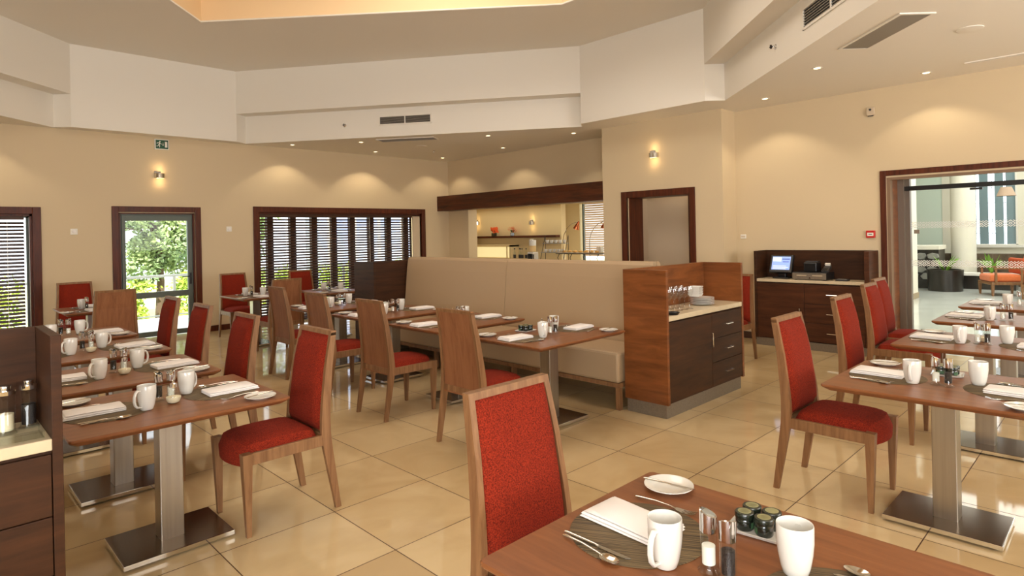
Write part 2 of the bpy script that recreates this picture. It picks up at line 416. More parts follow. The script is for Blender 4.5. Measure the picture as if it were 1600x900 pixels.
# ---------------------------------------------------------------- framed openings of the left wall
def frame_y(name, x0, x1, z1, fw_, mat='frame', deep=.12, y=YW, z0=0):
    """dark wood architrave round an opening in the left wall"""
    m = MB(); m.bbox((x0, y-.025, z0), (x0+fw_, y+deep, z1), .005); m.bbox((x1-fw_, y-.025, z0), (x1, y+deep, z1), .005); m.bbox((x0+fw_, y-.025, z1-fw_), (x1-fw_, y+deep, z1), .005)
    # inner step
    m.box((x0+fw_, y+.02, z0), (x0+fw_+.03, y+deep, z1-fw_)); m.box((x1-fw_-.03, y+.02, z0), (x1-fw_, y+deep, z1-fw_)); m.box((x0+fw_, y+.02, z1-fw_-.03), (x1-fw_, y+deep, z1-fw_))
    return m
def venetian(x0, x1, z0, z1, y, mat, label, pitch=.0515, depth=.05, tilt=37, cords=()):
    r = empty('venetian_blind', (x0, y, z0)); tag(r, label, 'window blind')
    L_ = x1-x0; s = MB(); n = int((z1-z0-.08)/pitch)
    for i in range(n):
        z = .03+i*pitch; t = radians(tilt); h = depth/2; c, sn = cos(t)*h, sin(t)*h
        v = [(0, -c, z-sn-.0015), (L_, -c, z-sn-.0015), (L_, c, z+sn-.0015), (0, c, z+sn-.0015), (0, -c, z-sn+.0015), (L_, -c, z-sn+.0015), (L_, c, z+sn+.0015), (0, c, z+sn+.0015)]
        s.add(v, [(0, 3, 2, 1), (4, 5, 6, 7), (0, 1, 5, 4), (1, 2, 6, 5), (2, 3, 7, 6), (3, 0, 4, 7)])
    s.build('slats', mat, r)
    MB().bbox((0, -.03, z1-z0-.06), (L_, .03, z1-z0), .004).build('head_rail', mat, r)
    MB().bbox((0, -.025, 0), (L_, .025, .018), .004).build('bottom_rail', mat, r)
    c = MB()
    for k in cords: c.box((k-x0-.002, -.03, .01), (k-x0+.002, -.026, z1-z0-.05))
    if cords: c.build('ladder_cord', 'white', r)
    return r
# window 1 (cut by the photo's left edge)
wf = tag(frame_y('', -1.05, 1.355, 2.08, .10).build('window_1', 'frame'), kind='structure')
MB().box((-.95, YW+.16, 0), (1.26, YW+.168, 1.98)).build('pane', 'glass', wf)
m = MB()
for x in (-.95, .1, 1.2): m.box((x, YW+.15, 0), (x+.05, YW+.2, 1.98))
m.box((-.95, YW+.15, 1.93), (1.25, YW+.2, 1.98)); m.box((-.95, YW+.15, 0), (1.25, YW+.2, .06)); m.build('sash', 'alu', wf)
venetian(-.92, 1.17, .02, 1.96, YW+.09, 'slat', 'dark wooden venetian blind in the window at the far left', cords=(.98, .1, -.6))
# window 2: the long one with folding mullions
wf = tag(frame_y('', 4.389, 8.174, 2.14, .10).build('window_2', 'frame'), kind='structure')
MB().box((4.48, YW+.2, 0), (8.08, YW+.208, 2.03)).build('pane', 'glass', wf)
m = MB()
for k, x in enumerate([4.70, 5.14, 5.57, 5.99, 6.40, 6.84, 7.27, 7.71]):
    m.box((x, YW+.14, .06), (x+.115, YW+.24, 2.03))
m.box((4.48, YW+.14, 0), (8.08, YW+.24, .07)); m.box((4.48, YW+.14, 1.96), (8.08, YW+.24, 2.04)); m.build('folding_frame', 'stationdark', wf)
MB().box((7.86, YW+.02, 0), (8.08, YW+.05, 1.98)).build('reveal_board', 'plaster', wf)
venetian(4.50, 7.85, .02, 2.01, YW+.08, 'slat', 'long dark wooden venetian blind across the widest window', cords=(5.02, 5.9, 6.8, 7.6))
# glazed door
df = tag(frame_y('', 2.227, 3.511, 2.11, .09).build('door_1', 'frame'), kind='structure')
m = MB(); y0, y1 = YW+.05, YW+.11
m.bbox((2.32, y0, 0), (2.365, y1, 2.02), .003); m.bbox((3.375, y0, 0), (3.42, y1, 2.02), .003); m.bbox((2.365, y0, 1.965), (3.375, y1, 2.02), .003)
m.build('door_frame', 'alu', df)
leaf = MB(); y0, y1 = YW+.03, YW+.085
leaf.bbox((2.365, y0, .02), (2.415, y1, 1.965), .003).bbox((3.31, y0, .02), (3.375, y1, 1.965), .003).bbox((2.415, y0, 1.885), (3.31, y1, 1.965), .003).bbox((2.415, y0, .64), (3.31, y1, .735), .003).bbox((2.415, y0, .02), (3.31, y1, .10), .003)
leaf = leaf.build('door_leaf', 'alu', df)
MB().box((2.41, YW+.055, .1), (3.32, YW+.061, 1.89)).build('pane', 'glass', leaf)
h = MB().bbox((3.325, YW+.01, .83), (3.36, YW+.03, 1.02), .004); h.tube([(3.343, YW+.015, .96), (3.343, YW-.03, .96), (3.2, YW-.035, .96)], .009, 8); h.build('handle', 'black', leaf)

# skirtings
struct('baseboard_left', MB().bbox((3.511, YW-.015, 0), (4.389, YW, .095), .003).bbox((1.355, YW-.015, 0), (2.227, YW, .095), .003).bbox((8.174, YW-.015, 0), (XB, YW, .095), .003), 'frame')
struct('baseboard_back', MB().bbox((XB-.015, 6.1, 0), (XB, YW-.015, .095), .003).bbox((XD-.015, 5.74, 0), (XD, 6.1, .095), .003).bbox((XD-.015, 4.03, 0), (XD, 4.45, .095), .003), 'frame')
struct('baseboard_right', MB().bbox((XR-.015, 2.2, 0), (XR, 4.03, .095), .003), pmat('dark_skirting', (70, 44, 30), .5))

# ---------------------------------------------------------------- servery hatch
struct('trim_2', MB().bbox((8.52, 6.1, 2.10), (XB+.02, YW-.004, 2.43), .004).box((8.515, 6.1, 2.315), (8.525, YW-.004, 2.319)).box((8.515, 6.1, 2.20), (8.525, YW-.004, 2.204)), 'beam')
struct('kitchen_counter', MB().bbox((8.84, 6.11, .96), (9.55, 11.9, 1.0), .006), 'stone')
struct('wall_kitchen', MB().box((10.0, 8.66, 0), (10.15, 13, 2.6)).box((10.15, 9.5, 0), (10.9, 9.6, 2.6)).box((9.1, 12.9, 0), (10.0, 13.0, 2.6)).box((10.9, 5.8, 0), (11.0, 6.9, 2.6)).box((10.9, 6.9, 0), (11.0, 8.88, .9)).box((10.9, 6.9, 2.2), (11.0, 8.88, 2.6)).box((10.9, 8.88, 0), (11.0, 9.6, 2.6)).box((9.1, YW+.3, 0), (9.2, 13, 2.6)), 'kwall')
struct('ceiling_kitchen', MB().box((9.1, 5.8, 2.22), (11.0, 13, 2.3)), 'kwall')
struct('trim_3', MB().box((9.1, 6.1, 0), (9.5, 6.101, .9)), 'kwall')
# window in the kitchen with a pale blind
k = tag(MB().box((10.89, 8.76, .9), (10.95, 8.80, 2.2)).box((10.89, 6.9, .9), (10.95, 6.95, 2.2)).build('window_3', 'alu'), kind='structure')
tag(k, None); MB().box((10.93, 6.95, .9), (10.94, 8.88, 2.2)).build('pane', 'glass', k)
bl = empty('venetian_blind', (10.84, 7.06, 1.0)); tag(bl, 'pale venetian blind at the far right inside the servery', 'window blind')
s = MB()
for i in range(24): s.box((-.012, 0, .02+i*.05), (.012, 1.62, .064+i*.05))
s.build('slats', 'slatw', bl); MB().box((-.02, 0, 1.2), (.02, 1.62, 1.22)).build('head_rail', 'slatw', bl)

# servery door opening in the projecting wall
def frame_x(x, y0, y1, z1, fw_, deep, side=.02):
    m = MB(); m.bbox((x-side, y0, 0), (x+.0, y0+fw_, z1), .004); m.bbox((x-side, y1-fw_, 0), (x, y1, z1), .004); m.bbox((x-side, y0+fw_, z1-fw_), (x, y1-fw_, z1), .004)
    return m
d2 = frame_x(XD, 4.452, 5.735, 2.178, .10, .36)
d2 = tag(d2.build('door_2', 'frame'), kind='structure')
MB().box((XD+.001, 5.585, 0), (XD+.365, 5.60, 2.09)).box((XD+.001, 4.555, 0), (XD+.365, 4.57, 2.09)).box((XD+.001, 4.57, 2.075), (XD+.365, 5.585, 2.09)).build('jamb_lining', 'frame', d2)
MB().box((XD-.025, 5.615, 0), (XD+.002, 5.63, 2.1)).box((XD-.025, 4.535, 0), (XD+.002, 4.55, 2.1)).build('bead', 'stationdark', d2)

# large glazed opening to the lobby
d3 = frame_x(XR, -2.5, 2.19, 2.225, .065, .3)
d3 = tag(d3.build('door_3', 'frame'), kind='structure')
MB().box((XR+.001, 2.085, 0), (XR+.10, 2.125, 2.15)).box((XR+.001, -2.4, 2.11), (XR+.10, 2.085, 2.15)).build('inner_reveal', pmat('grey_brown_reveal', (132, 104, 80), .5), d3)
MB().box((XR+.10, 2.085, 0), (XR+.33, 2.13, 2.15)).build('jamb_lining', 'station_side', d3)
MB().box((XR+.33, 2.02, 0), (XR+.42, 2.12, 2.16)).box((XR+.42, 1.975, 0), (XR+.5, 2.06, 2.16)).build('side_channel', pmat('grey_channel', (122, 108, 96), .4, .3), d3)
GX = XR+.40
tr = MB().bbox((GX-.03, -2.4, 1.985), (GX+.03, 2.03, 2.04), .004).build('door_track', 'black', d3)
m = MB()
for y in (1.30, .74, -.4, -1.0): m.bbox((GX-.02, y-.06, 1.955), (GX+.02, y+.06, 1.98), .003)
m.build('hanger', 'black', d3)
# two sliding glass leaves, with an etched band on each
def etched(y0, y1, z, h, x):
    m = MB(); n = int((y1-y0)/(h*1.15)); st = (y1-y0)/n; t = h*.095
    def bar(ya, za, yb, zb):
        d = Vector((0, yb-ya, zb-za)).normalized(); nn = Vector((0, -d.z, d.y))*t/2; a = Vector((x, ya, za)); b = Vector((x, yb, zb)); e = Vector((.0012, 0, 0))
        vs = [a-nn-e, b-nn-e, b+nn-e, a+nn-e, a-nn+e, b-nn+e, b+nn+e, a+nn+e]
        m.add(vs, [(0, 3, 2, 1), (4, 5, 6, 7), (0, 1, 5, 4), (1, 2, 6, 5), (2, 3, 7, 6), (3, 0, 4, 7)])
    for i in range(n):
        c = y0+st*(i+.5)
        for s in (.48, .18):
            P = [(c-st*s, z), (c, z+h*s), (c+st*s, z), (c, z-h*s)]
            for j in range(4): bar(*P[j], *P[(j+1) % 4])
        for sg in (-1, 1):
            bar(c+sg*st*.5, z+h*.28, c+sg*st*.28, z+h*.5); bar(c+sg*st*.5, z-h*.28, c+sg*st*.28, z-h*.5)
    return m
for y0, y1 in ((1.16, 1.97), (.30, 1.14), (-.6, .28), (-1.5, -.62)):
    g = MB().box((GX-.005, y0, .01), (GX+.005, y1, 1.985)).build('glass_leaf', 'glass', d3)
    etched(y0+.01, y1-.01, 1.555, .075, GX-.006).build('etched_band', 'etch', g)
    etched(y0+.01, y1-.01, 1.085, .075, GX-.006).build('etched_band', 'etch', g)
    if y0 > 1: MB().bbox((GX-.012, y1-.1, 1.45), (GX-.005, y1-.04, 1.5), .003).build('lock', 'steel', g)

# ---------------------------------------------------------------- lobby shell beyond the glass
struct('wall_lobby_left', MB().box((8.95, 3.30, 0), (15.45, 4.1, 5.2)).box((8.95, 2.2, 0), (9.1, 3.3, 5.2)), 'lobbywall')
struct('baseboard_lobby', MB().bbox((9.1, 3.285, 0), (15.46, 3.30, .12), .003).bbox((15.45, 3.3, 0), (15.465, 4.1, .12), .003), pmat('lobby_skirting', (170, 150, 120), .5))
w = MB(); wall_x(w, 20.4, 20.6, -9, 9, 0, 5.2, [(2.15, 3.16, 1.0, 4.3), (3.75, 4.5, 1.0, 4.6), (-1.0, 1.6, 1.0, 4.3)])
struct('wall_lobby_far', w, 'lobbywall')
struct('ceiling_lobby', MB().box((8.8, -9, 5.2), (20.6, 9, 5.3)), 'ceil')
struct('wall_lobby_right', MB().box((8.8, -9.2, 0), (20.6, -9, 5.2)), 'lobbywall')
struct('wall_lobby_end', MB().box((15.3, 8.9, 0), (20.6, 9.1, 5.2)).box((15.3, 4.1, 0), (15.45, 9, 5.2)), 'lobbywall')
lw = tag(MB().box((20.42, 3.75, 1.0), (20.46, 4.5, 4.6)).build('window_4', 'frost'), kind='structure')
lw = MB().box((20.38, 2.13, .98), (20.42, 3.18, 1.02)).box((20.38, 2.13, 1.0), (20.42, 2.17, 4.3)); lw = tag(lw.build('window_5', 'white'), kind='structure')
m = MB()
for a, b in ((2.74, 2.93), (2.42, 2.60), (2.17, 2.36)): m.box((20.44, a, 1.02), (20.47, b, 4.3))
m.build('glazing_panel', 'lobbyglass', lw)
m = MB()
for y in (3.0, 2.66, 2.39):
    m.box((20.45, y-.006, 1.02), (20.46, y+.006, 4.3))
for z in (1.3, 1.62, 1.66, 2.1, 2.5, 2.55): m.box((20.45, 2.17, z), (20.46, 3.1, z+.012))
m.build('glazing_bar', pmat('faint_bar', (150, 170, 175), .5), lw)
struct('baseboard_lobby_far', MB().bbox((20.30, -6, .93), (20.40, 3.3, 1.0), .004), 'white')

# ---------------------------------------------------------------- exterior seen through the left wall
struct('terrace', MB().box((-6, YW+.3, -.12), (14, 13.6, -.03)), 'deck')
struct('path', MB().box((-6, 13.6, -.45), (16, 17.5, -.40)), 'deck')
struct('lawn', MB().box((-20, 17.5, -1.0), (40, 40, -.6)), 'grass')

# ================================================================ CEILING FITTINGS
def downlight():
    r = empty('downlight', (0, 0, 0))
    MB().lathe([(.034, -.001), (.036, -.006), (.052, -.006), (.054, 0), (.034, 0)], 20).build('trim_ring', 'white', r)
    MB().lathe([(.0001, -.002), (.034, -.002)], 16).build('lens', 'glow', r)
    return r
DL = [((4.94, 10.62), 'ceiling downlight above the left end of the long window', 1), ((5.75, 9.63), 'ceiling downlight left of the perimeter ceiling grille', .6), ((6.62, 10.55), 'ceiling downlight above the middle of the long window', 1.6),
      ((8.30, 10.55), 'ceiling downlight in the far corner of the room', 1), ((7.08, 7.74), 'ceiling downlight in front of the servery beam, farthest from the wall', .6), ((8.30, 8.65), 'ceiling downlight over the middle of the servery beam', 1),
      ((8.06, 6.66), 'ceiling downlight over the right end of the servery beam', .7), ((7.95, 3.35), 'ceiling downlight over the till cabinet', 1.0), ((6.88, 2.34), 'ceiling downlight left of the large dark ceiling grille', .6), ((8.05, 1.60), 'ceiling downlight nearest the top of the lobby opening', .85)]
for (x, y), lab, e in DL:
    inst('dl', downlight, (x, y, ZC), 0, lab, 'ceiling light')
    light('SPOT', 'downlight_beam', (x, y, ZC-.02), 20*e, WARM, .03, aim=(x, y, 0), spot_size=radians(118), spot_blend=.35)
# wall washers whose fittings are outside the picture
for x, y in ((.55, 10.6), (-1.6, 10.6), (8.05, -.4), (6.4, .2)):
    inst('dl', downlight, (x, y, ZC), 0, 'ceiling downlight beyond the edge of the picture', 'ceiling light', 'ceiling downlights beyond the picture')
    light('SPOT', 'downlight_beam', (x, y, ZC-.02), 20, WARM, .03, aim=(x, y, 0), spot_size=radians(118), spot_blend=.35)

def frame_ring(m, a, b, t, z0, z1):
    (x0, y0), (x1, y1) = a, b
    m.box((x0, y0, z0), (x0+t, y1, z1)).box((x1-t, y0, z0), (x1, y1, z1)).box((x0+t, y0, z0), (x1-t, y0+t, z1)).box((x0+t, y1-t, z0), (x1-t, y1, z1))
# face grilles: local x along the run, local y out of the face, z up
def face_grille(L_, H_, label, loc, rz, mull):
    r = empty('air_grille', loc, rz); tag(r, label, 'air grille')
    m = MB(); m.box((0, -.012, 0), (L_, 0, .022)).box((0, -.012, H_-.022), (L_, 0, H_)).box((0, -.012, 0), (.022, 0, H_)).box((L_-.022, -.012, 0), (L_, 0, H_))
    for k in mull: m.box((k-.008, -.012, 0), (k+.008, 0, H_))
    m.build('frame', 'ceil', r)
    MB().box((.02, .0, .02), (L_-.02, .003, H_-.02)).build('backing', 'dark', r)
    s = MB(); n = 7
    for i in range(n):
        z = .03+(H_-.06)*i/(n-1); s.box((.022, -.009, z-.003), (L_-.022, .001, z+.003))
    s.build('blades', 'grille', r)
dv = (Vector(V['d'])-Vector(V['c'])).normalized(); nv = Vector((dv.y, -dv.x)); nv = nv if nv.dot(Vector(V['c'])-cen) > 0 else -nv
base = Vector(V['c'])+nv*.26
# position where the grille sits along the run
def along(p0, d, x, y): return (Vector((x, y))-p0).dot(d)
t0 = 2.487
p = base+dv*t0-nv*.001
face_grille(.93, .165, 'slotted air grille in the recessed bulkhead above the servery side', (p.x, p.y, 3.43), atan2(dv.y, dv.x), (.465,))
ev = (Vector(V['f'])-Vector(V['e'])).normalized(); ne = Vector((ev.y, -ev.x)); ne = ne if ne.dot(Vector(V['e'])-cen) > 0 else -ne
basee = Vector(V['e'])+ne*.26
p = basee+ev*2.24-ne*.001
face_grille(1.05, .21, 'slotted air grille in the right-hand recessed bulkhead at the top edge', (p.x, p.y, 3.41), atan2(ev.y, ev.x), (.525,))
# sprinkler heads
def side_sprinkler():
    r = empty('sprinkler_head', (0, 0, 0))
    MB().lathe([(.028, 0), (.028, .004), (.012, .008), (.01, .03), (.004, .04)], 14, Matrix.Rotation(pi/2, 4, 'X')).build('escutcheon', 'chrome', r)
    MB().box((-.02, -.06, -.004), (.02, -.035, .004)).box((-.003, -.06, -.02), (.003, -.04, .02)).build('deflector', 'iron', r)
    return r
p = base+dv*1.872
inst('ss', side_sprinkler, (p.x, p.y, 3.468), atan2(-dv.x*0+nv.y, nv.x)-pi/2, 'small sidewall sprinkler left of the bulkhead grille facing the middle', 'sprinkler')
p = basee+ev*1.608
inst('ss', side_sprinkler, (p.x, p.y, 3.452), atan2(ne.y, ne.x)-pi/2, 'small sidewall sprinkler on the right-hand bulkhead below its grille', 'sprinkler')
def pend_sprinkler():
    r = empty('ceiling_sprinkler', (0, 0, 0))
    MB().lathe([(.03, 0), (.028, -.006), (.008, -.012), (.006, -.04), (.016, -.046), (.016, -.05), (.0001, -.05)], 14).build('body', 'chrome', r)
    return r
inst('ps', pend_sprinkler, (7.45, 9.75, ZC), 0, 'small pendent sprinkler near the far corner of the perimeter ceiling', 'sprinkler')
# ceiling grilles lying in the perimeter ceiling
def ceil_grille(cxy, L_, W_, ang, label, nb):
    r = empty('ceiling_grille', (*cxy, ZC), ang); tag(r, label, 'ceiling grille')
    m = MB(); frame_ring(m, (-L_/2, -W_/2), (L_/2, W_/2), .025, -.010, 0); m.build('frame', 'ceil', r)
    MB().box((-L_/2+.02, -W_/2+.02, -.002), (L_/2-.02, W_/2-.02, -.001)).build('backing', 'dark', r)
    s = MB()
    for i in range(nb): y = -W_/2+.03+(W_-.06)*i/(nb-1); s.box((-L_/2+.025, y-.0035, -.008), (L_/2-.025, y+.0035, -.002))
    s.build('blades', 'grille', r)
ceil_grille((6.22, 8.88), 1.05, .30, atan2(dv.y, dv.x), 'flat return grille in the ceiling before the far corner', 14)
ceil_grille((6.07, 1.52), .95, .29, atan2(ev.y, ev.x), 'large dark rectangular grille in the right-hand ceiling', 26)
ceil_grille((7.92, .98), .50, .07, pi/2, 'narrow slot diffuser close to the right-hand wall', 3)
def disc_speaker():
    r = empty('ceiling_speaker', (0, 0, 0)); MB().lathe([(.10, 0), (.10, -.006), (.088, -.008), (.0001, -.008)], 28).build('grille_disc', 'ceil', r); return r
inst('cs', disc_speaker, (6.9, 9.40, ZC), 0, 'round flush ceiling speaker beside the far ceiling grille', 'ceiling speaker')
inst('cs', disc_speaker, (6.56, .98, ZC), 0, 'round flush ceiling speaker at the upper right of the ceiling', 'ceiling speaker')

# ---------------------------------------------------------------- wall sconces: local -y is out of the wall
def sconce():
    r = empty('wall_sconce', (0, 0, 0))
    MB().bbox((-.075, -.012, -.04), (.02, 0, .075), .004).build('back_plate', 'chrome', r)
    m = MB(); n = 14; ring = []
    for z0, z1 in ((-.040, .036),):
        out = [(.078*cos(pi+pi*k/n), -.012+.090*sin(pi+pi*k/n)) for k in range(n+1)]
        inn = [(.070*cos(pi+pi*k/n), -.012+.082*sin(pi+pi*k/n)) for k in range(n+1)]
        m.prism(out+inn[::-1], z0, z1)
    m.build('band', 'cutlery', r)
    MB().prism([(.066*cos(pi+pi*k/12), -.014+.078*sin(pi+pi*k/12)) for k in range(13)], -.037, .033).build('diffuser', 'sglow', r)
    return r
def sconce_at(loc, rz, lab, e=1.0):
    inst('sc', sconce, loc, rz, lab, 'wall light')
    d = Vector((sin(rz), -cos(rz), 0))*.085
    for dz in (.125, -.115):
        light('POINT', 'sconce_glow', Vector(loc)+d+Vector((0, 0, dz)), 0.55*e, (1, .68, .34), .015)
sconce_at((2.90, YW, 2.61), 0, 'lit metal wall sconce above the glazed door')
sconce_at((XD, 5.11, 2.70), -pi/2, 'lit metal wall sconce above the servery doorway')
sconce_at((10.0, 11.36, 1.83), -pi/2, 'lit wall sconce at the left inside the servery', .5)
sconce_at((10.0, 9.50, 1.79), -pi/2, 'lit wall sconce at the right inside the servery', .5)
light('AREA', 'servery_light', (9.5, 9.2, 2.18), 18, (1, .93, .74), .5, 4.5, aim=(9.5, 9.2, 0))
light('AREA', 'servery_right_light', (10.2, 7.0, 2.18), 16, (1, .97, .9), .8, 1.2, aim=(10.2, 7.0, 0))
light('AREA', 'corridor_light', (8.61, 5.0, 2.45), 2.2, MID, .25, .8, aim=(8.61, 5.0, 0))

# ---------------------------------------------------------------- small wall fittings
r = empty('exit_sign', (2.94, YW-.001, 3.12)); tag(r, 'green emergency exit sign with running man over the glazed door', 'exit sign')
MB().bbox((-.105, -.028, -.085), (.105, -.0, .085), .006).build('housing', 'white', r)
MB().box((-.09, -.031, -.07), (.09, -.028, .07)).build('panel', 'green', r)
m = MB(); y = -.0335
def pl(m, pts):
    m.add([(a, y, b) for a, b in pts]+[(a, y+.002, b) for a, b in pts], [tuple(range(len(pts))), tuple(range(len(pts), 2*len(pts)))[::-1]]+[(i, (i+1) % len(pts), len(pts)+(i+1) % len(pts), len(pts)+i) for i in range(len(pts))])
pl(m, [(-.03+.011*cos(a*pi/4), .042+.011*sin(a*pi/4)) for a in range(8)])
pl(m, [(-.036, .03), (-.024, .022), (-.036, -.006), (-.05, -.002)])
pl(m, [(-.036, .03), (-.04, .02), (-.066, .018), (-.07, .002), (-.076, .004), (-.072, .026)])
pl(m, [(-.03, .024), (-.016, .008), (-.002, .010), (-.002, .004), (-.018, .0), (-.032, .014)])
pl(m, [(-.048, -.004), (-.038, -.006), (-.028, -.024), (-.034, -.050), (-.042, -.050), (-.038, -.026)])
pl(m, [(-.05, -.002), (-.044, -.012), (-.06, -.034), (-.082, -.034), (-.082, -.028), (-.062, -.026)])
pl(m, [(.012, .03), (.018, .03), (.018, -.004), (.028, -.004), (.015, -.022), (.002, -.004), (.012, -.004)])
pl(m, [(.042, .046), (.076, .046), (.076, -.046), (.042, -.046)])
m.build('pictogram', 'white', r)
def switchbox():
    r = empty('wall_control', (0, 0, 0)); MB().bbox((-.045, -.012, -.045), (.045, 0, .045), .005).build('plate', 'white', r)
    MB().lathe([(.024, 0), (.022, .006), (.014, .009), (.0001, .009)], 18, Matrix.Translation((0, -.012, 0)) @ Matrix.Rotation(pi/2, 4, 'X')).build('dial', 'napkin', r); return r
inst('sw', switchbox, (1.745, YW, 1.72), 0, 'small square wall control between the far left window and the door', 'wall switch')
inst('sw', switchbox, (3.97, YW, 1.74), 0, 'small square wall control between the door and the long window', 'wall switch')
r = empty('wall_socket', (XR, 3.93, 1.445), -pi/2); tag(r, 'small white double switch left of the till cabinet', 'wall switch')
MB().bbox((-.04, -.012, -.03), (.04, 0, .03), .004).build('plate', 'white', r); MB().box((-.03, -.014, -.008), (.03, -.012, .008)).build('rocker', 'plaster', r)
r = empty('fire_call_point', (XR, 2.30, 1.455), -pi/2); tag(r, 'red fire alarm call point beside the lobby opening', 'fire alarm')
MB().bbox((-.05, -.035, -.045), (.05, 0, .045), .006).build('housing', 'redbox', r)
MB().box((-.034, -.037, -.022), (.034, -.035, .018)).build('label', 'white', r)
MB().box((-.02, -.039, -.006), (.02, -.037, .004)).build('legend', 'darkgrey', r)
r = empty('motion_sensor', (XR, 2.275, 2.97), -pi/2); tag(r, 'small pale sounder box high on the right-hand wall', 'alarm sounder')
MB().bbox((-.045, -.03, -.05), (.045, 0, .05), .006).build('housing', 'plaster', r)
MB().lathe([(.014, 0), (.012, .01), (.0001, .012)], 12, Matrix.Translation((0, -.03, .02)) @ Matrix.Rotation(pi/2, 4, 'X')).build('beacon', 'darkgrey', r)
MB().box((-.03, -.02, -.06), (.03, -.005, -.05)).build('foot', 'darkgrey', r)

# ================================================================ FURNITURE
PX = [(0, -.265), (.20, -.232), (.40, -.200), (.47, -.196), (.60, -.207), (.80, -.232), (.92, -.255), (1.01, -.272)]
def stile_x(z):
    for (a, x0), (b, x1) in zip(PX, PX[1:]):
        if z <= b: return x0+(x1-x0)*(z-a)/(b-a)
    return PX[-1][1]
def half_w(z): return .232 if z <= .42 else .232-.032*(z-.42)/.59
def chair():
    r = empty('dining_chair', (0, 0, 0))
    for sg in (-1, 1):
        secs = []
        for z in (0, .1, .2, .3, .38, .44, .52, .6, .7, .8, .9, 1.0):
            x = stile_x(z); d = .016+.012*min(1, z/.4) if z < .44 else .028-.012*(z-.44)/.57
            yo = half_w(z)*sg; yi = (half_w(z)-(.024+.002*min(1, z/.42)))*sg
            ya, yb = sorted((yo, yi))
            secs.append([(x-d, ya, z), (x+d, ya, z), (x+d, yb, z), (x-d, yb, z)])
        MB().loft(secs).build('rear_leg', 'chairwood', r)
        secs = []
        for z in (0, .12, .25, .38, .435):
            q = .012+.013*z/.435; xx = .245-.006*(1-z/.435); yy = (.212-.002*(1-z/.435))*sg
            secs.append([(xx-q, yy-q, z), (xx+q, yy-q, z), (xx+q, yy+q, z), (xx-q, yy+q, z)])
        MB().loft(secs).build('front_leg', 'chairwood', r)
    m = MB()
    for sg in (-1, 1): m.bbox((-.19, sg*.228, .372), (.225, sg*.206, .434), .003)
    m.bbox((-.215, -.205, .38), (-.19, .205, .43), .003); m.bbox((.225, -.19, .36), (.245, .19, .40), .003)
    m.build('seat_rails', 'chairwood', r)
    # top rail following the stiles
    x = stile_x(.99); m = MB()
    m.loft([[(stile_x(z)-.016, -half_w(z), z), (stile_x(z)+.016, -half_w(z), z), (stile_x(z)+.016, half_w(z), z), (stile_x(z)-.016, half_w(z), z)] for z in (.985, 1.0, 1.01)])
    m.build('top_rail', 'chairwood', r)
    # veneer board at the back
    secs = [[(stile_x(z)-.012, -half_w(z)+.026, z), (stile_x(z)-.004, -half_w(z)+.026, z), (stile_x(z)-.004, half_w(z)-.026, z), (stile_x(z)-.012, half_w(z)-.026, z)] for z in (.375, .44, .5, .6, .7, .8, .9, .985)]
    MB().loft(secs).build('back_panel', 'backpanel', r)
    # padded front of the back
    n, k = 13, 11; v = []; f = []
    for i in range(n):
        s = -1+2*i/(n-1); z = .715+s*.268
        for j in range(k):
            t = -1+2*j/(k-1); y = t*(half_w(z)-.022)
            b = .034*((1-abs(s)**8)*(1-abs(t)**8))**.4+.008*(1-s*s)*(1-t*t)
            v.append((stile_x(z)+.008+b, y, z))
    for i in range(n-1):
        for j in range(k-1): f.append((i*k+j, i*k+j+1, (i+1)*k+j+1, (i+1)*k+j))
    o = len(v); v += [(stile_x(.715+(-1+2*i/(n-1))*.268)-.002, (-1 if j == 0 else 1)*(half_w(.715+(-1+2*i/(n-1))*.268)-.022), .715+(-1+2*i/(n-1))*.268) for i in range(n) for j in (0, 1)]
    for i in range(n-1):
        f.append((o+2*i, o+2*i+1, o+2*i+3, o+2*i+2)); f.append((i*k, (i+1)*k, o+2*i+2, o+2*i)); f.append((i*k+k-1, (i+1)*k+k-1, o+2*i+3, o+2*i+1))
    MB().add(v, f, True).build('backrest', 'red', r)
    # seat cushion, bowed and rolled at the front
    n, k = 17, 15; v = []; f = []
    for i in range(n):
        s = -1+2*i/(n-1)
        for j in range(k):
            t = -1+2*j/(k-1); bow = .045*(1-t*t) if s > 0 else 0
            x = .035+s*(.205 if s < 0 else .205+bow); y = t*(.206-.012*max(0, s)**4)
            z = .405+.075*((1-abs(s)**7)*(1-abs(t)**7))**.38+.014*(1-s*s)*(1-t*t)
            v.append((x, y, z))
    o = len(v)
    for i in range(n):
        s = -1+2*i/(n-1)
        for j in range(k):
            t = -1+2*j/(k-1); bow = .045*(1-t*t) if s > 0 else 0
            x = .035+s*(.203 if s < 0 else .203+bow); y = t*(.204-.012*max(0, s)**4)
            z = .402-(.045*min(1, max(0, (s-.72)/.2)))
            v.append((x, y, z))
    for q in (0, o):
        for i in range(n-1):
            for j in range(k-1): f.append((q+i*k+j, q+i*k+j+1, q+(i+1)*k+j+1, q+(i+1)*k+j))
    for i in range(n-1):
        for j in (0, k-1): f.append((i*k+j, (i+1)*k+j, o+(i+1)*k+j, o+i*k+j))
    for j in range(k-1):
        for i in (0, n-1): f.append((i*k+j, i*k+j+1, o+i*k+j+1, o+i*k+j))
    MB().add(v, f, True).build('seat', 'red', r)
    return r
def put_chair(x, y, rz, label, group=None): return inst('chair', chair, (x, y, 0), rz, label, 'chair', group)
put_chair(1.54, 1.335, -pi/2, 'red upholstered dining chair closest to the camera, at the foreground table')
put_chair(1.475, 3.47, pi, 'red dining chair at the nearest table of the left row')
put_chair(1.475, 4.55, pi, 'red dining chair at the second table of the left row')
put_chair(1.50, 5.56, pi, 'red dining chair at the third table of the left row')
put_chair(1.54, 6.55, pi, 'red dining chair at the fourth table of the left row, before the glazed door')
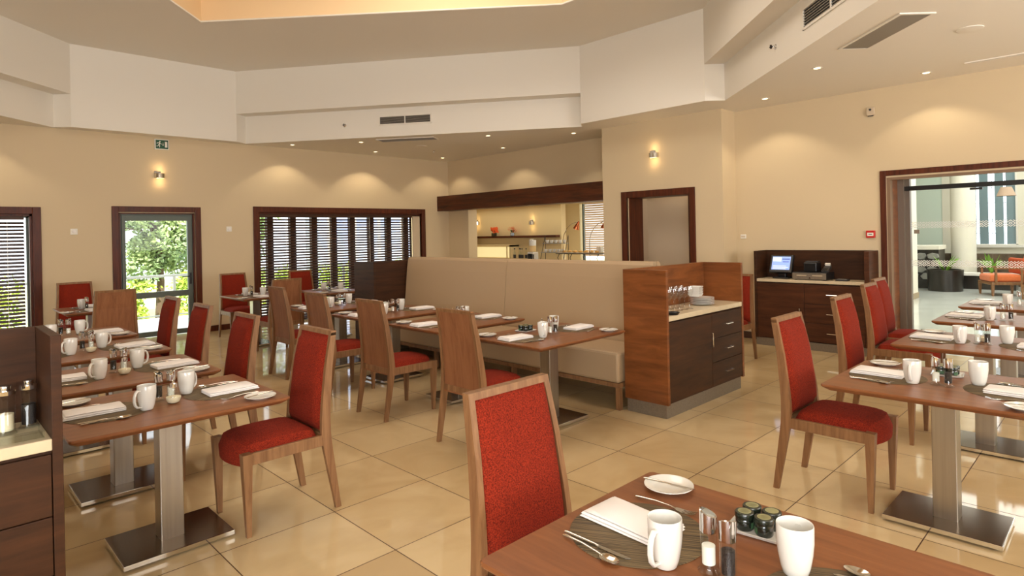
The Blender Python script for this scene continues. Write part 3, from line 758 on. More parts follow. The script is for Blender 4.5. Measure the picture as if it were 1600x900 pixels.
put_chair(3.085, 3.48, 0, 'wooden-backed chair at the nearest bench table, its red back turned away')
put_chair(3.085, 4.64, 0, 'wooden-backed chair at the second bench table, legs fully in view')
put_chair(3.12, 5.70, 0, 'wooden-backed chair at the third bench table, half hidden by a red chair')
put_chair(3.20, 6.78, 0, 'wooden-backed chair at the farthest bench table')
put_chair(3.90, 1.265, -pi/2, 'red dining chair at the nearest right-hand table, seat in full view')
put_chair(5.24, 1.37, -pi/2, 'red dining chair at the second right-hand table')
put_chair(6.50, 1.52, -pi/2, 'red dining chair at the third right-hand table, before the till cabinet')
put_chair(7.20, 1.62, -pi/2, 'red dining chair farthest back in the right-hand row, beside the lobby opening')
put_chair(6.92, 3.42, pi, 'red dining chair seen edge-on behind the wine glass station')
put_chair(1.62, 10.05, -pi/2, 'red dining chair against the wall left of the glazed door')
put_chair(1.66, 8.40, pi/2, 'wooden-backed chair standing before the glazed door, at the far left wall table')
put_chair(3.73, 10.02, -pi/2, 'red dining chair against the wall between the door and the long window')
put_chair(3.62, 8.30, pi/2, 'wooden-backed chair before the left end of the long window')
put_chair(4.76, 9.78, -pi/2, 'red dining chair in front of the long blind')
put_chair(5.35, 8.30, pi/2, 'dark-backed chair partly hidden by the far end station')

# ---------------------------------------------------------------- tables
def table_builder(L_, W_):
    def b():
        r = empty('dining_table', (0, 0, 0)); hx, hy, c = L_/2, W_/2, .018; T = .72
        def ring(ins, z):
            pts = []
            for sx, sy, a0 in ((1, 1, 0), (-1, 1, 90), (-1, -1, 180), (1, -1, 270)):
                for k in range(4):
                    a = radians(a0+30*k); rr = max(.004, c)
                    pts.append((sx*(hx-ins-rr)+rr*cos(a), sy*(hy-ins-rr)+rr*sin(a), z))
            return pts
        MB().loft([ring(.030, T-.034), ring(.004, T-.016), ring(0, T-.010), ring(0, T-.003), ring(.003, T)]).build('table_top', 'top', r)
        m = MB().bbox((-.054, -.054, .03), (.054, .054, T-.036), .004); m.box((-.12, -.12, T-.040), (.12, .12, T-.034)); m.build('column', 'steel', r)
        MB().bbox((-.25, -.20, .010), (.25, .20, .034), .003).build('base_plate', 'platesteel', r)
        MB().box((-.22, -.17, 0), (.22, .17, .010)).build('base_pad', 'black', r)
        MB().bbox((-.251, -.201, .011), (.251, -.198, .033), .001).bbox((-.251, .198, .011), (.251, .201, .033), .001).bbox((-.251, -.2, .011), (-.248, .2, .033), .001).bbox((.248, -.2, .011), (.251, .2, .033), .001).build('edge_strip', 'chrome', r)
        return r
    return b
TABLES = []
def put_table(kind, x, y, rz, label): return inst('table'+kind, TB[kind], (x, y, 0), rz, label, 'table')
TB = {'a': table_builder(.96, .80), 'b': table_builder(1.06, .80), 'c': table_builder(.92, .68)}
TZ = .72

# ---------------------------------------------------------------- tableware
def mug():
    r = empty('mug', (0, 0, 0))
    prof = [(.0001, .0), (.026, .0), (.029, .003), (.034, .02), (.0395, .05), (.0425, .08), (.0425, .118), (.0415, .12), (.0395, .118), (.0395, .08), (.037, .05), (.031, .018), (.026, .008), (.0001, .007)]
    b = MB().lathe(prof, 28).build('body', 'china', r)
    pts = [(.038, 0, .098)]+[(.052+.022*sin(a), 0, .062+.040*cos(a)) for a in [radians(x) for x in (10, 40, 70, 100, 130, 160)]]+[(.034, 0, .018)]
    MB().tube(pts, [.007, .0075, .0075, .0075, .0075, .0075, .007, .006], 8, flat=.8).build('handle', 'china', r)
    return r
def saucer():
    r = empty('side_plate', (0, 0, 0))
    MB().lathe([(.0001, .002), (.042, .002), (.045, 0), (.048, .002), (.074, .013), (.078, .015), (.0775, .0165), (.072, .0155), (.05, .0065), (.044, .005), (.0001, .005)], 36).build('plate', 'china', r)
    return r
def placemat():
    r = empty('placemat', (0, 0, 0)); MB().lathe([(.0001, 0), (.184, 0), (.186, .001), (.184, .002), (.0001, .002)], 56).build('mat', 'mat', r); return r
def napkin():
    r = empty('napkin', (0, 0, 0)); m = MB(); hx, hy = .13, .072
    def leafring(z, gx, gy, dx, lift):
        P = []
        n = 8
        edge = [(-1+2*i/n, -1) for i in range(n)]+[(1, -1+2*i/n) for i in range(n)]+[(1-2*i/n, 1) for i in range(n)]+[(-1, 1-2*i/n) for i in range(n)]
        for a, b in edge:
            P.append((a*gx+dx, b*gy, z+lift*(.5+.5*sin(a*2.2+b*.7))))
        return P
    m.loft([leafring(.0, hx-.004, hy-.004, .002, 0), leafring(.003, hx, hy, .002, .0), leafring(.006, hx-.004, hy-.003, .002, .001)], smooth=True)
    m.loft([leafring(.0065, hx-.007, hy-.005, -.001, .001), leafring(.0105, hx-.002, hy-.001, -.001, .001), leafring(.0145, hx-.006, hy-.004, -.001, .003)], smooth=True)
    m.loft([leafring(.015, hx-.012, hy-.008, -.006, .003), leafring(.018, hx-.008, hy-.004, -.006, .003), leafring(.021, hx-.016, hy-.010, -.006, .004)], smooth=True)
    m.build('folded_cloth', 'napkin', r); return r
def knife(L_=.215):
    def b():
        r = empty('table_knife', (0, 0, 0)); h = L_*.5
        MB().tube([(-h, 0, .004), (-h+.01, 0, .0045), (-h+.05, 0, .0045), (-.005, 0, .0045), (.008, 0, .0035)], [.0045, .0055, .005, .004, .003], 8, flat=.6).build('handle', 'cutlery', r)
        MB().prism([(.0, -.004), (.012, -.008), (h*.7, -.0095), (h-.012, -.006), (h, .003), (h-.01, .0045), (.0, .0035)], .0028, .0044).build('blade', 'cutlery', r)
        return r
    return b
def fork():
    r = empty('fork', (0, 0, 0))
    MB().tube([(-.1, 0, .003), (-.09, 0, .004), (-.03, 0, .008), (.02, 0, .006), (.035, 0, .003)], [.0045, .0055, .0035, .003, .004], 8, flat=.5).build('handle', 'cutlery', r)
    m = MB(); m.loft([[(x, -w_, z), (x, w_, z), (x, w_, z+.0018), (x, -w_, z+.0018)] for x, w_, z in ((.03, .003, .003), (.042, .010, .001), (.058, .012, .0))])
    for k in range(4):
        y = -.0102+.0068*k; m.loft([[(x, y-.0014, z), (x, y+.0014, z), (x, y+.0014, z+.0016), (x, y-.0014, z+.0016)] for x, z in ((.056, .0), (.078, .001), (.1, .006))])
    m.build('tines', 'cutlery', r); return r
def spoon():
    r = empty('spoon', (0, 0, 0))
    MB().tube([(-.1, 0, .003), (-.09, 0, .004), (-.03, 0, .008), (.03, 0, .006), (.046, 0, .004)], [.0045, .0055, .0035, .003, .004], 8, flat=.5).build('handle', 'cutlery', r)
    v = []; n, k = 7, 18; f = []
    for i in range(n):
        q = i/(n-1)
        for j in range(k):
            a = 2*pi*j/k; v.append((.07+.030*q*cos(a), .0185*q*sin(a)*(1-.15*cos(a)), .0005+.0065*q*q))
    for i in range(n-1):
        for j in range(k): f.append((i*k+j, i*k+(j+1) % k, (i+1)*k+(j+1) % k, (i+1)*k+j))
    v2 = [(x, y, z-.0012 if z > .002 else z-.0004) for x, y, z in v]; o = len(v)
    f2 = [tuple(o+i for i in reversed(q)) for q in f]; f3 = [((n-1)*k+j, (n-1)*k+(j+1) % k, o+(n-1)*k+(j+1) % k, o+(n-1)*k+j) for j in range(k)]
    MB().add(v+v2, f+f2+f3, True).build('bowl', 'cutlery', r); return r
def shaker(fill):
    def b():
        r = empty('salt_shaker' if fill == 'salt' else 'pepper_shaker', (0, 0, 0))
        MB().lathe([(.0001, 0), (.026, 0), (.027, .004), (.0215, .010), (.0195, .016), (.0195, .102)], 24).build('glass_body', 'tglass', r)
        MB().lathe([(.0001, .020), (.0158, .020), (.0158, .020+(.044 if fill == 'salt' else .055)), (.0001, .022+(.044 if fill == 'salt' else .055))], 16).build('contents', fill, r)
        m = MB(); n = 24
        ringo = lambda rr, z, sl: [(rr*cos(2*pi*k/n), rr*sin(2*pi*k/n), z+sl*cos(2*pi*k/n)) for k in range(n)]
        m.loft([ringo(.0200, .098, 0), ringo(.0206, .100, 0), ringo(.0206, .143, .008), ringo(.0172, .144, .008), ringo(.0172, .130, .004)], smooth=True)
        m.build('cap', 'chrome', r)
        MB().lathe([(.0001, .1325), (.017, .1325)], 16).build('pour_hole', 'salt' if fill == 'salt' else 'black', r)
        return r
    return b
def sugarpot():
    r = empty('sugar_dispenser', (0, 0, 0))
    MB().lathe([(.0001, 0), (.018, 0), (.028, .006), (.035, .022), (.036, .034), (.031, .05), (.02, .062), (.0165, .07), (.0165, .085)], 28).build('glass_bulb', 'tglass', r)
    MB().lathe([(.0001, .003), (.018, .003), (.0275, .008), (.034, .023), (.0348, .034), (.0001, .037)], 24).build('contents', 'sugar', r)
    MB().lathe([(.0172, .082), (.0172, .100), (.010, .104), (.0055, .106), (.0050, .118), (.0001, .118)], 18).tube([(0, 0, .106), (.006, 0, .118), (.016, 0, .124)], .0035, 8).build('spout_cap', 'chrome', r)
    return r
def tray():
    r = empty('jam_tray', (0, 0, 0))
    m = MB(); m.loft([[(a*x, b*x*.85, z) for a, b in ((-1, -1), (1, -1), (1, 1), (-1, 1))] for x, z in ((.058, 0), (.066, .003), (.074, .012), (.071, .0125), (.061, .006), (.0001, .006))])
    m.build('plate', 'china', r); return r
def jamjar():
    r = empty('jam_jar', (0, 0, 0)); JS = 1.22
    MB().lathe([(.0001, 0), (.017, 0), (.0195, .004), (.0195, .022), (.017, .027), (.0001, .027)], 22).build('jar', 'jam', r)
    MB().lathe([(.0001, .026), (.0205, .026), (.021, .028), (.021, .037), (.0195, .039), (.0001, .039)], 24).build('lid', 'lid', r)
    m = MB(); m.lathe([(.0125, .0393), (.0145, .0393), (.0145, .0397), (.0125, .0397)], 24)
    for k in range(12):
        a = 2*pi*k/12; m.box((-.001, .004, .0393), (.001, .011, .0397), Matrix.Rotation(a, 4, 'Z'))
    m.lathe([(.0001, .0397), (.0032, .0397)], 12); m.build('lid_print', 'gold', r)
    m = MB(); n = 10
    for z0, z1 in ((.006, .019),):
        ro = [(.0199*cos(-.9+1.8*k/n), .0199*sin(-.9+1.8*k/n)) for k in range(n+1)]; ri = [(.0194*cos(-.9+1.8*k/n), .0194*sin(-.9+1.8*k/n)) for k in range(n+1)]
        m.prism(ro+ri[::-1], z0, z1)
    m.build('label', pmat('green_jar_label', (60, 92, 60), .5), r)
    for c in kids(r): c.scale = (JS, JS, JS)
    return r

WARE = dict(mug=(mug, 'mug'), plate=(saucer, 'plate'), mat=(placemat, 'placemat'), napkin=(napkin, 'napkin'), knife=(knife(), 'knife'), bknife=(knife(.17), 'butter knife'),
            fork=(fork, 'fork'), spoon=(spoon, 'spoon'), salt=(shaker('salt'), 'salt shaker'), pepper=(shaker('pepper'), 'pepper shaker'), sugar=(sugarpot, 'sugar dispenser'), tray=(tray, 'jam tray'), jar=(jamjar, 'jam jar'))
WORDS = dict(mug='white china mug', plate='small white side plate', mat='round woven brown placemat', napkin='folded white napkin', knife='steel table knife', bknife='plated butter knife',
             fork='steel fork', spoon='steel spoon', salt='chrome-capped salt shaker', pepper='chrome-capped pepper shaker', sugar='round glass sugar dispenser', tray='square white jam tray')
def setting(cx_, cy_, rz, L_, tname, seats, centre, mug_rot=45, extra=None):
    c, s = cos(rz), sin(rz)
    def at(u, v): return cx_+c*u-s*v, cy_+s*u+c*v
    def put(kind, u, v, z, rot, where):
        x, y = at(u, v); b, cat = WARE[kind]
        return inst(kind, b, (x, y, TZ+z), rz+rot, '%s %s %s' % (WORDS[kind], where, tname), cat)
    d = L_/2-.48
    for side, sname in seats:
        q = 1 if side == 'A' else -1; R0 = 0 if q == 1 else pi
        j = lambda a: random.uniform(-a, a)
        P = lambda kind, u, v, z, rot, w=None: put(kind, q*(u+d), q*v, z, R0+rot, w or 'at the %s of' % sname)
        P('mat', .265, 0, 0, j(.15)+.6)
        P('napkin', .31+j(.008), -.03+j(.008), .0022, j(.06))
        P('fork', .295, -.19+j(.01), .0022, pi+j(.12)+.08)
        P('knife', .30, .145+j(.006), .0022, pi+j(.05))
        P('spoon', .30, .172+j(.005), .0022, pi-.12+j(.05))
        P('plate', .355, -.31, 0, j(1))
        P('bknife', .352, -.305, .0155, pi+.25+j(.1), 'at the %s of' % sname)
        if 'nomug' not in (extra or ()): P('mug', .12+j(.01), .09+j(.01), .0022, radians(mug_rot)+j(.15))
    for k in centre:
        if k == 'salt': put('salt', .03, .045, 0, .4, 'in the middle of')
        if k == 'pepper': put('pepper', -.025, .055, 0, 2.2, 'in the middle of')
        if k == 'sugar': put('sugar', .012, -.062, 0, .8, 'in the middle of')
        if k == 'tray':
            put('tray', .03, -.235, 0, .12, 'in the middle of')
            for (a, b_), nm in zip(((-.027, -.025), (.028, -.024), (-.027, .026), (.027, .026)), ('front right', 'back right', 'front left', 'back left')):
                x, y = at(.03+a, -.235+b_)
                inst('jar', jamjar, (x, y, TZ+.0062), rz+random.uniform(-3, 3), '%s of the four small dark jam jars on %s' % (nm, tname), 'jam jar')

# foreground table, left row, bench row, right-hand row, wall tables
SP = ('salt', 'pepper')
put_table('a', 1.42, .71, pi/2, 'walnut dining table in the foreground, closest to the camera')
setting(1.42, .71, pi/2, .96, 'the foreground table', [('A', 'chair end'), ('B', 'right-hand end')], SP+('tray',), 100)
LEFT = [(.94, 3.53, 'nearest', 'a'), (.94, 4.53, 'second', 'a'), (.96, 5.64, 'third', 'a'), (.98, 6.72, 'fourth', 'a')]
for x, y, w_, k in LEFT:
    put_table(k, x, y, 0, 'walnut dining table on a steel pedestal, %s of the left row' % w_)
    setting(x, y, 0, .96, 'the %s left-row table' % w_, [('A', 'chair end'), ('B', 'left end')], SP+(('sugar',) if w_ != 'fourth' else ()), 30)
BENCH = [(3.76, 3.42, 'nearest'), (3.76, 4.60, 'second'), (3.78, 5.74, 'third'), (3.76, 6.86, 'farthest')]
for x, y, w_ in BENCH:
    put_table('b', x, y, pi, 'walnut dining table before the tan bench, %s of its row' % w_)
    setting(x, y, pi, 1.06, 'the %s bench table' % w_, [('A', 'chair end'), ('B', 'bench end')], SP+({'nearest': ('sugar', 'tray')}.get(w_, ('sugar',))), 60)
RIGHT = [(3.84, .71, 'nearest', SP+('tray',)), (5.32, .75, 'second', SP+('sugar',)), (6.72, .78, 'third', SP), (7.98, .80, 'farthest', SP)]
for x, y, w_, cn in RIGHT:
    put_table('a', x, y, pi/2, 'walnut dining table on a steel pedestal, %s of the right-hand row' % w_)
    setting(x, y, pi/2, .96, 'the %s right-row table' % w_, [('A', 'chair end')]+([('B', 'far end')] if w_ in ('nearest', 'second') else []), cn, 100)
for x, y, w_ in ((1.62, 9.22, 'left of the glazed door'), (3.62, 9.12, 'right of the glazed door'), (4.74, 8.90, 'under the long blind')):
    put_table('c', x, y, pi/2, 'small walnut table by the wall, %s' % w_)
    setting(x, y, pi/2, .92, 'the table %s' % w_, [('A', 'wall side'), ('B', 'room side')], SP, 150)

# ---------------------------------------------------------------- bench seating with two long backs
def bench(x0, sgn, y0, y1, label, seams):
    """sgn +1: seat front at x0, back towards +x"""
    r = empty('bench_seat', (x0, y0, 0)); tag(r, label, 'bench'); s = sgn; L_ = y1-y0
    mid = [b-y0 for b in seams]
    edges = [0]+mid+[L_]
    for a, b in zip(edges, edges[1:]):
        MB().bbox((0, a+.004, .235), (s*.52, b-.004, .50), .022).build('seat_cushion', 'vinyl', r)
        n = 6; secs = []
        for k, (z, xf, xb) in enumerate(((.46, .50, .58), (.52, .495, .58), (.8, .525, .60), (1.1, .555, .625), (1.23, .575, .635), (1.255, .59, .635), (1.262, .605, .625))):
            secs.append([(s*xf, a+.003, z), (s*xb, a+.003, z), (s*xb, b-.003, z), (s*xf, b-.003, z)])
        MB().loft(secs).build('back_cushion', 'vinyl', r)
    MB().bbox((s*.01, 0, .195), (s*.60, L_, .234), .004).build('base_rail', 'chairwood', r)
    for yy in (.0, L_*.33, L_*.66, L_-.045):
        MB().bbox((s*.012, yy, 0), (s*.055, yy+.045, .195), .003).build('leg', 'chairwood', r)
        MB().bbox((s*.55, yy, 0), (s*.60, yy+.045, .195), .003).build('leg', 'chairwood', r)
bench(4.35, 1, 3.15, 7.08, 'long tan upholstered bench with tall back facing the camera', [5.10])
bench(5.63, -1, 3.15, 7.08, 'second tan bench back to back behind the first, only its top showing', [5.10])

# ---------------------------------------------------------------- wine glass station (opens towards -y)
def station(x0, x1, y0, y1, h, label, sidemat, body, plinth='plinth', wt=.85, flip=False, doorfirst=True):
    r = empty('waiter_station', (x0, y0, 0)); tag(r, label, 'service station'); W_, D_ = x1-x0, y1-y0; t = .032
    MB().bbox((0, 0, .115), (t, D_, h), .002).build('side_panel', sidemat, r)
    MB().bbox((W_-t, 0, .115), (W_, D_, h), .002).build('side_panel', sidemat, r)
    MB().bbox((t, D_-t, .115), (W_-t, D_, h), .002).build('back_panel', sidemat, r)
    MB().box((.02, .03, 0), (W_-.02, D_-.01, .115)).build('plinth', plinth, r)
    MB().box((t, .025, .115), (W_-t, D_-t, wt-.045)).build('carcass', body, r)
    MB().bbox((t, .0, wt-.042), (W_-t, D_-t, wt), .003).build('worktop', 'stone', r)
    split = t+(W_-2*t)*.55
    d = MB().bbox((t+.003, .004, .13), (split-.002, .026, wt-.055), .002).build('door', body, r)
    hd = MB().tube([(split-.035, .004, .50), (split-.035, -.025, .50), (split-.035, -.025, .62), (split-.035, .004, .62)], .0055, 8); hd.build('handle', 'chrome', d)
    zs = [.13, .345, .56, wt-.055]
    for a, b in zip(zs, zs[1:]):
        q = MB().bbox((split+.002, .004, a+.002), (W_-t-.003, .026, b-.002), .002).build('drawer', body, r)
        m_ = (split+W_-t)/2; z = (a+b)/2
        MB().tube([(m_-.06, .004, z), (m_-.06, -.022, z), (m_+.06, -.022, z), (m_+.06, .004, z)], .0055, 8).build('handle', 'chrome', q)
    return r
station(4.40, 5.79, 2.695, 3.12, 1.225, 'amber-lit wood waiter station with wine glasses at the end of the bench', 'station_side', 'stationdark', wt=.845)
far_ = station(4.40, 5.79, 7.12, 7.62, 1.215, 'dark waiter station at the far end of the bench', 'stationdark', 'stationdark', wt=.845)
far_.location = (5.79, 7.62, 0); far_.rotation_euler = (0, 0, pi)
station(-.93, .39, 2.765, 3.16, 1.215, 'dark espresso waiter station cut by the left picture edge', 'stationdark', 'stationdark', wt=.842)

def wineglass():
    r = empty('wine_glass', (0, 0, 0))
    MB().lathe([(.0001, 0), (.032, 0), (.032, .002), (.007, .005), (.0042, .012), (.0040, .095), (.007, .102), (.021, .114), (.032, .136), (.035, .158), (.033, .186), (.030, .205)], 20).build('glass', 'wineglass', r)
    return r
i = 0
for ix in range(6):
    for iy in range(2):
        i += 1
        inst('wg', wineglass, (4.565+.088*ix+.03*iy, 2.83+.11*iy, .845), random.uniform(0, 3), 'clear stemmed wine glass in the cluster on the amber-lit waiter station', 'wine glass', 'wine glasses on the amber waiter station')
def dplate():
    r = empty('dinner_plate', (0, 0, 0)); MB().lathe([(.0001, .0), (.055, .0), (.095, .011), (.11, .013), (.11, .0155), (.09, .014), (.055, .004), (.0001, .004)], 32).build('plate', 'china', r); return r
for k in range(8):
    inst('dp', dplate, (5.33, 2.88, .845+k*.0082), 0, 'white dinner plate in the stack beside the wine glasses', 'plate', 'dinner plates stacked beside the wine glasses')
def bowl():
    r = empty('square_bowl', (0, 0, 0)); MB().loft([[(a*x, b*x, z) for a, b in ((-1, -1), (1, -1), (1, 1), (-1, 1))] for x, z in ((.045, 0), (.058, .028), (.055, .028), (.042, .004))]).build('bowl', 'china', r); return r
for k in range(4):
    inst('bw', bowl, (5.30, 2.93, .925+k*.022), .2, '%s white square bowl of the four stacked on the dinner plates' % ('lowest', 'second lowest', 'second highest', 'topmost')[k], 'bowl')
r = empty('black_dish', (4.56, 2.73, .845)); tag(r, 'low black dish at the near edge of the wine glass station', 'dish')
MB().lathe([(.0001, 0), (.04, 0), (.055, .022), (.05, .022), (.036, .006), (.0001, .006)], 24).build('dish', 'black', r)

# things on the left station
for j, (x, k) in enumerate(((.245, 'sugarjar'), (.320, 'pepperjar'), (.150, 'chromejar'))):
    r = empty('storage_jar', (x, 2.97+.05*(j == 1), .842)); tag(r, ['tall glass jar half full of pale sugar on the left station', 'tall glass jar of dark contents on the left station', 'slim glass jar with chrome lid, leftmost on the left station'][j], 'glass jar')
    R_ = (.030, .027, .024)[j]
    MB().lathe([(.0001, 0), (R_+.006, 0), (R_, .01), (R_, .15)], 24).build('glass_body', 'tglass', r)
    MB().lathe([(.0001, .014), (R_-.004, .014), (R_-.004, (.075, .09, .06)[j]), (.0001, (.08, .092, .062)[j])], 18).build('contents', ('sugar', 'pepper', 'pepper')[j], r)
    MB().lathe([(R_+.002, .148), (R_+.002, .163), (R_*.6, .168), (R_*.6, .176), (R_*.75, .182), (.0001, .186)], 24).build('lid', 'chrome', r)
r = empty('glass_tray', (.02, 2.785, .842)); tag(r, 'long shallow glass dish at the front of the left station', 'tray')
m = MB(); m.bbox((0, 0, 0), (.32, .13, .006), .002).box((0, 0, .006), (.32, .006, .028)).box((0, .124, .006), (.32, .13, .028)).box((0, .006, .006), (.006, .124, .028)).box((.314, .006, .006), (.32, .124, .028)); m.build('dish', 'tglass', r)

# ---------------------------------------------------------------- till cabinet against the right-hand wall (opens towards -x)
r = empty('till_cabinet', (8.10, 3.61, 0), -pi/2); tag(r, 'dark wood till cabinet against the right-hand wall', 'cabinet')
W_, D_, h, t, wt = 1.39, .38, 1.255, .035, .885
MB().bbox((0, 0, .10), (t, D_, h), .002).build('side_panel', 'stationdark', r); MB().bbox((W_-t-.02, 0, .10), (W_, D_, h), .002).build('side_panel', 'station', r)
MB().bbox((t, D_-t, .1), (W_-t-.02, D_, h), .002).build('back_panel', 'stationdark', r)
MB().box((.01, .015, 0), (W_-.01, D_-.01, .10)).build('plinth', 'plinth', r)
MB().box((t, .025, .10), (W_-t-.02, D_-t, wt-.045)).build('carcass', 'stationdark', r)
MB().bbox((t, .0, wt-.038), (W_-t-.02, D_-t, wt), .003).build('worktop', 'stone', r)
sp = .64
d = MB().bbox((t+.003, .004, .11), (sp-.002, .026, wt-.055), .002).build('door', 'station', r)
MB().tube([(sp-.05, .004, .38), (sp-.05, -.025, .38), (sp-.05, -.025, .52), (sp-.05, .004, .52)], .0055, 8).build('handle', 'chrome', d)
zs = [.11, .35, .59, wt-.055]
for a, b in zip(zs, zs[1:]):
    q = MB().bbox((sp+.002, .004, a+.002), (W_-t-.023, .026, b-.002), .002).build('drawer', 'station', r)
    m_ = (sp+W_-t)/2-.02; z = (a+b)/2
    MB().tube([(m_-.065, .004, z), (m_-.065, -.022, z), (m_+.065, -.022, z), (m_+.065, .004, z)], .0055, 8).build('handle', 'chrome', q)
def till_at(u, v): return (8.10+v, 3.61-u, .885)
r = empty('touch_screen_till', till_at(.30, .17), -pi/2); tag(r, 'touch screen till monitor with a lit blue display', 'till monitor')
T_ = Matrix.Translation((0, 0, .19)) @ Matrix.Rotation(radians(-22), 4, 'X')
MB().bbox((-.15, -.02, -.125), (.15, .03, .125), .01, T_).build('monitor_body', 'black', r)
sc = MB().box((-.118, -.023, -.085), (.118, -.02, .098), T_).build('display', 'screen', r)
m = MB(); [m.box((-.10, -.0245, .07-.02*k), (.10-.03*(k % 2), -.023, .062-.02*k), T_) for k in range(5, 8)]; m.box((-.11, -.0245, .03), (.0, -.023, .085), T_); m.build('text_rows', 'screenw', sc)
MB().box((.01, -.0245, .055), (.11, -.023, .07), T_).box((.02, -.0245, .02), (.10, -.023, .03), T_).build('text_rows', 'screend', sc)
MB().bbox((-.10, -.06, 0), (.10, .12, .02), .005).bbox((-.05, .0, .015), (.05, .06, .18), .01).build('stand', 'black', r)
r = empty('cash_drawer', till_at(.70, .17), -pi/2); tag(r, 'grey metal cash drawer on the till cabinet worktop', 'cash drawer')
b = MB().bbox((-.205, -.15, .008), (.205, .14, .10), .004).build('housing', 'black', r)
f_ = MB().bbox((-.205, -.158, .01), (.205, -.15, .09), .002).build('drawer_front', 'plinth', r)
MB().box((-.15, -.161, .055), (-.03, -.158, .065)).box((.04, -.161, .055), (.16, -.158, .065)).build('slot', 'stone', f_)
MB().lathe([(.008, 0), (.008, .004), (.0001, .004)], 12, Matrix.Translation((.01, -.158, .03)) @ Matrix.Rotation(pi/2, 4, 'X')).build('lock', 'chrome', f_)
MB().box((-.19, -.13, 0), (-.16, -.10, .008)).box((.16, -.13, 0), (.19, -.10, .008)).box((-.19, .10, 0), (-.16, .13, .008)).box((.16, .10, 0), (.19, .13, .008)).build('feet', 'black', r)
r = empty('receipt_printer', (*till_at(.68, .19)[:2], .986), -pi/2); tag(r, 'black receipt printer on top of the cash drawer', 'printer')
MB().bbox((-.08, -.08, 0), (.08, .09, .12), .012).build('body', 'black', r); MB().bbox((-.075, -.03, .118), (.075, .07, .135), .006).build('cover', 'darkgrey', r)
MB().box((-.055, -.083, .085), (.055, -.08, .09)).build('paper_slot', 'dark', r)
r = empty('card_terminal', (*till_at(.86, .17)[:2], .986), -pi/2); tag(r, 'small card payment terminal right of the receipt printer', 'card terminal')
T_ = Matrix.Translation((0, 0, .03)) @ Matrix.Rotation(radians(25), 4, 'X')
MB().bbox((-.04, -.08, -.015), (.04, .08, .025), .008, T_).build('body', 'darkgrey', r)
m = MB()
for a in range(3):
    for b in range(4): m.box((-.028+.021*a, -.07+.018*b, .025), (-.014+.021*a, -.058+.018*b, .029), T_)
m.build('keypad', 'black', r); MB().box((-.03, .055, .02), (.03, .085, .05), T_).build('paper_slip', 'white', r)
r = empty('desk_calculator', till_at(1.06, .12), -pi/2); tag(r, 'flat dark calculator at the right of the till worktop', 'calculator')
MB().bbox((-.07, -.05, 0), (.07, .05, .02), .004).build('body', 'darkgrey', r)
m = MB(); [m.box((-.055+.022*a, -.04+.018*b, .02), (-.039+.022*a, -.028+.018*b, .023)) for a in range(5) for b in range(3)]; m.build('keypad', 'grille', r)
MB().box((-.055, .02, .02), (.055, .04, .022)).build('readout', 'plinth', r)

# ---------------------------------------------------------------- servery contents
s_ = empty('wall_shelf', (9.86, 8.70, 1.46)); tag(s_, 'long dark wooden shelf on the servery back wall', 'shelf')
MB().bbox((0, 0, 0), (.135, 3.2, .05), .003).build('board', 'beam', s_)
def flowers():
    r = empty('flower_vase', (0, 0, 0))
    MB().bbox((-.045, -.045, 0), (.045, .045, .07), .004).build('vase', 'jam', r)
    m = MB(); rnd = random.Random(3)
    for k in range(26):
        a = rnd.uniform(0, 2*pi); q = rnd.uniform(0, .09); c = Vector((q*cos(a), q*sin(a), .09+rnd.uniform(0, .10)))
        for j in range(7):
            b = 2*pi*j/7+k; d1 = Vector((cos(b), sin(b)*.5, sin(b)))*.036; w_ = Vector((-sin(b), 0, cos(b)))*.012
            m.add([c, c+d1*.6+w_, c+d1, c+d1*.6-w_], [(0, 1, 2, 3)])
    m.build('petals', 'petal', r)
    m = MB()
    for k in range(9): a = 2*pi*k/9; m.tube([(.02*cos(a), .02*sin(a), .08), (.05*cos(a), .05*sin(a), .13)], .006, 5)
    m.build('stems', 'leafd', r); return r
inst('fl', flowers, (9.87, 10.65, 1.51), 0, 'left vase of orange flowers on the servery shelf', 'flowers')
inst('fl', flowers, (9.87, 10.03, 1.51), .7, 'right vase of orange flowers on the servery shelf', 'flowers')
r = empty('back_cabinet', (9.72, 9.95, 0)); tag(r, 'lit cream display cabinet low at the left of the servery', 'display cabinet')
MB().box((0, 0, .0), (.27, 2.9, 1.0)).build('base', 'kwall', r)
m = MB().box((0, 0, 1.0), (.27, .04, 1.30)).box((0, 0, 1.26), (.27, 2.9, 1.31)).box((0, 2.86, 1.0), (.27, 2.9, 1.26)).box((0, .12, 1.0), (.02, .14, 1.26)); m.build('carcass', 'kwall', r)
MB().box((.255, .04, 1.0), (.262, 2.86, 1.26)).build('lit_back', 'glowsoft', r)
def cup():
    r = empty('tea_cup', (0, 0, 0)); MB().lathe([(.0001, 0), (.022, 0), (.036, .03), (.04, .06), (.037, .06), (.032, .028), (.0001, .006)], 18).build('bowl', 'china', r)
    MB().tube([(.036, 0, .05), (.056, 0, .042), (.05, 0, .022), (.033, 0, .02)], .004, 6).build('handle', 'china', r); return r
r = empty('cup_rack', (9.25, 7.92, 1.0)); tag(r, 'tiered wire cup rack on the servery counter', 'rack')
m = MB(); m.tube([(-.06, 0, 0), (.1, 0, .5)], .006, 6).tube([(-.06, .62, 0), (.1, .62, .5)], .006, 6).tube([(.1, 0, .5), (.1, 0, 0)], .006, 6).tube([(.1, .62, .5), (.1, .62, 0)], .006, 6); m.build('frame', 'iron', r)
MB().bbox((-.05, 0, .155), (.09, .62, .17), .003).bbox((.0, 0, .335), (.12, .62, .35), .003).build('shelf', 'steel', r)
for k in range(5): inst('cup', cup, (9.26, 7.99+.115*k, 1.171), pi+.3, 'white tea cup on the lower tier of the cup rack', 'tea cup', 'tea cups on the lower tier of the rack')
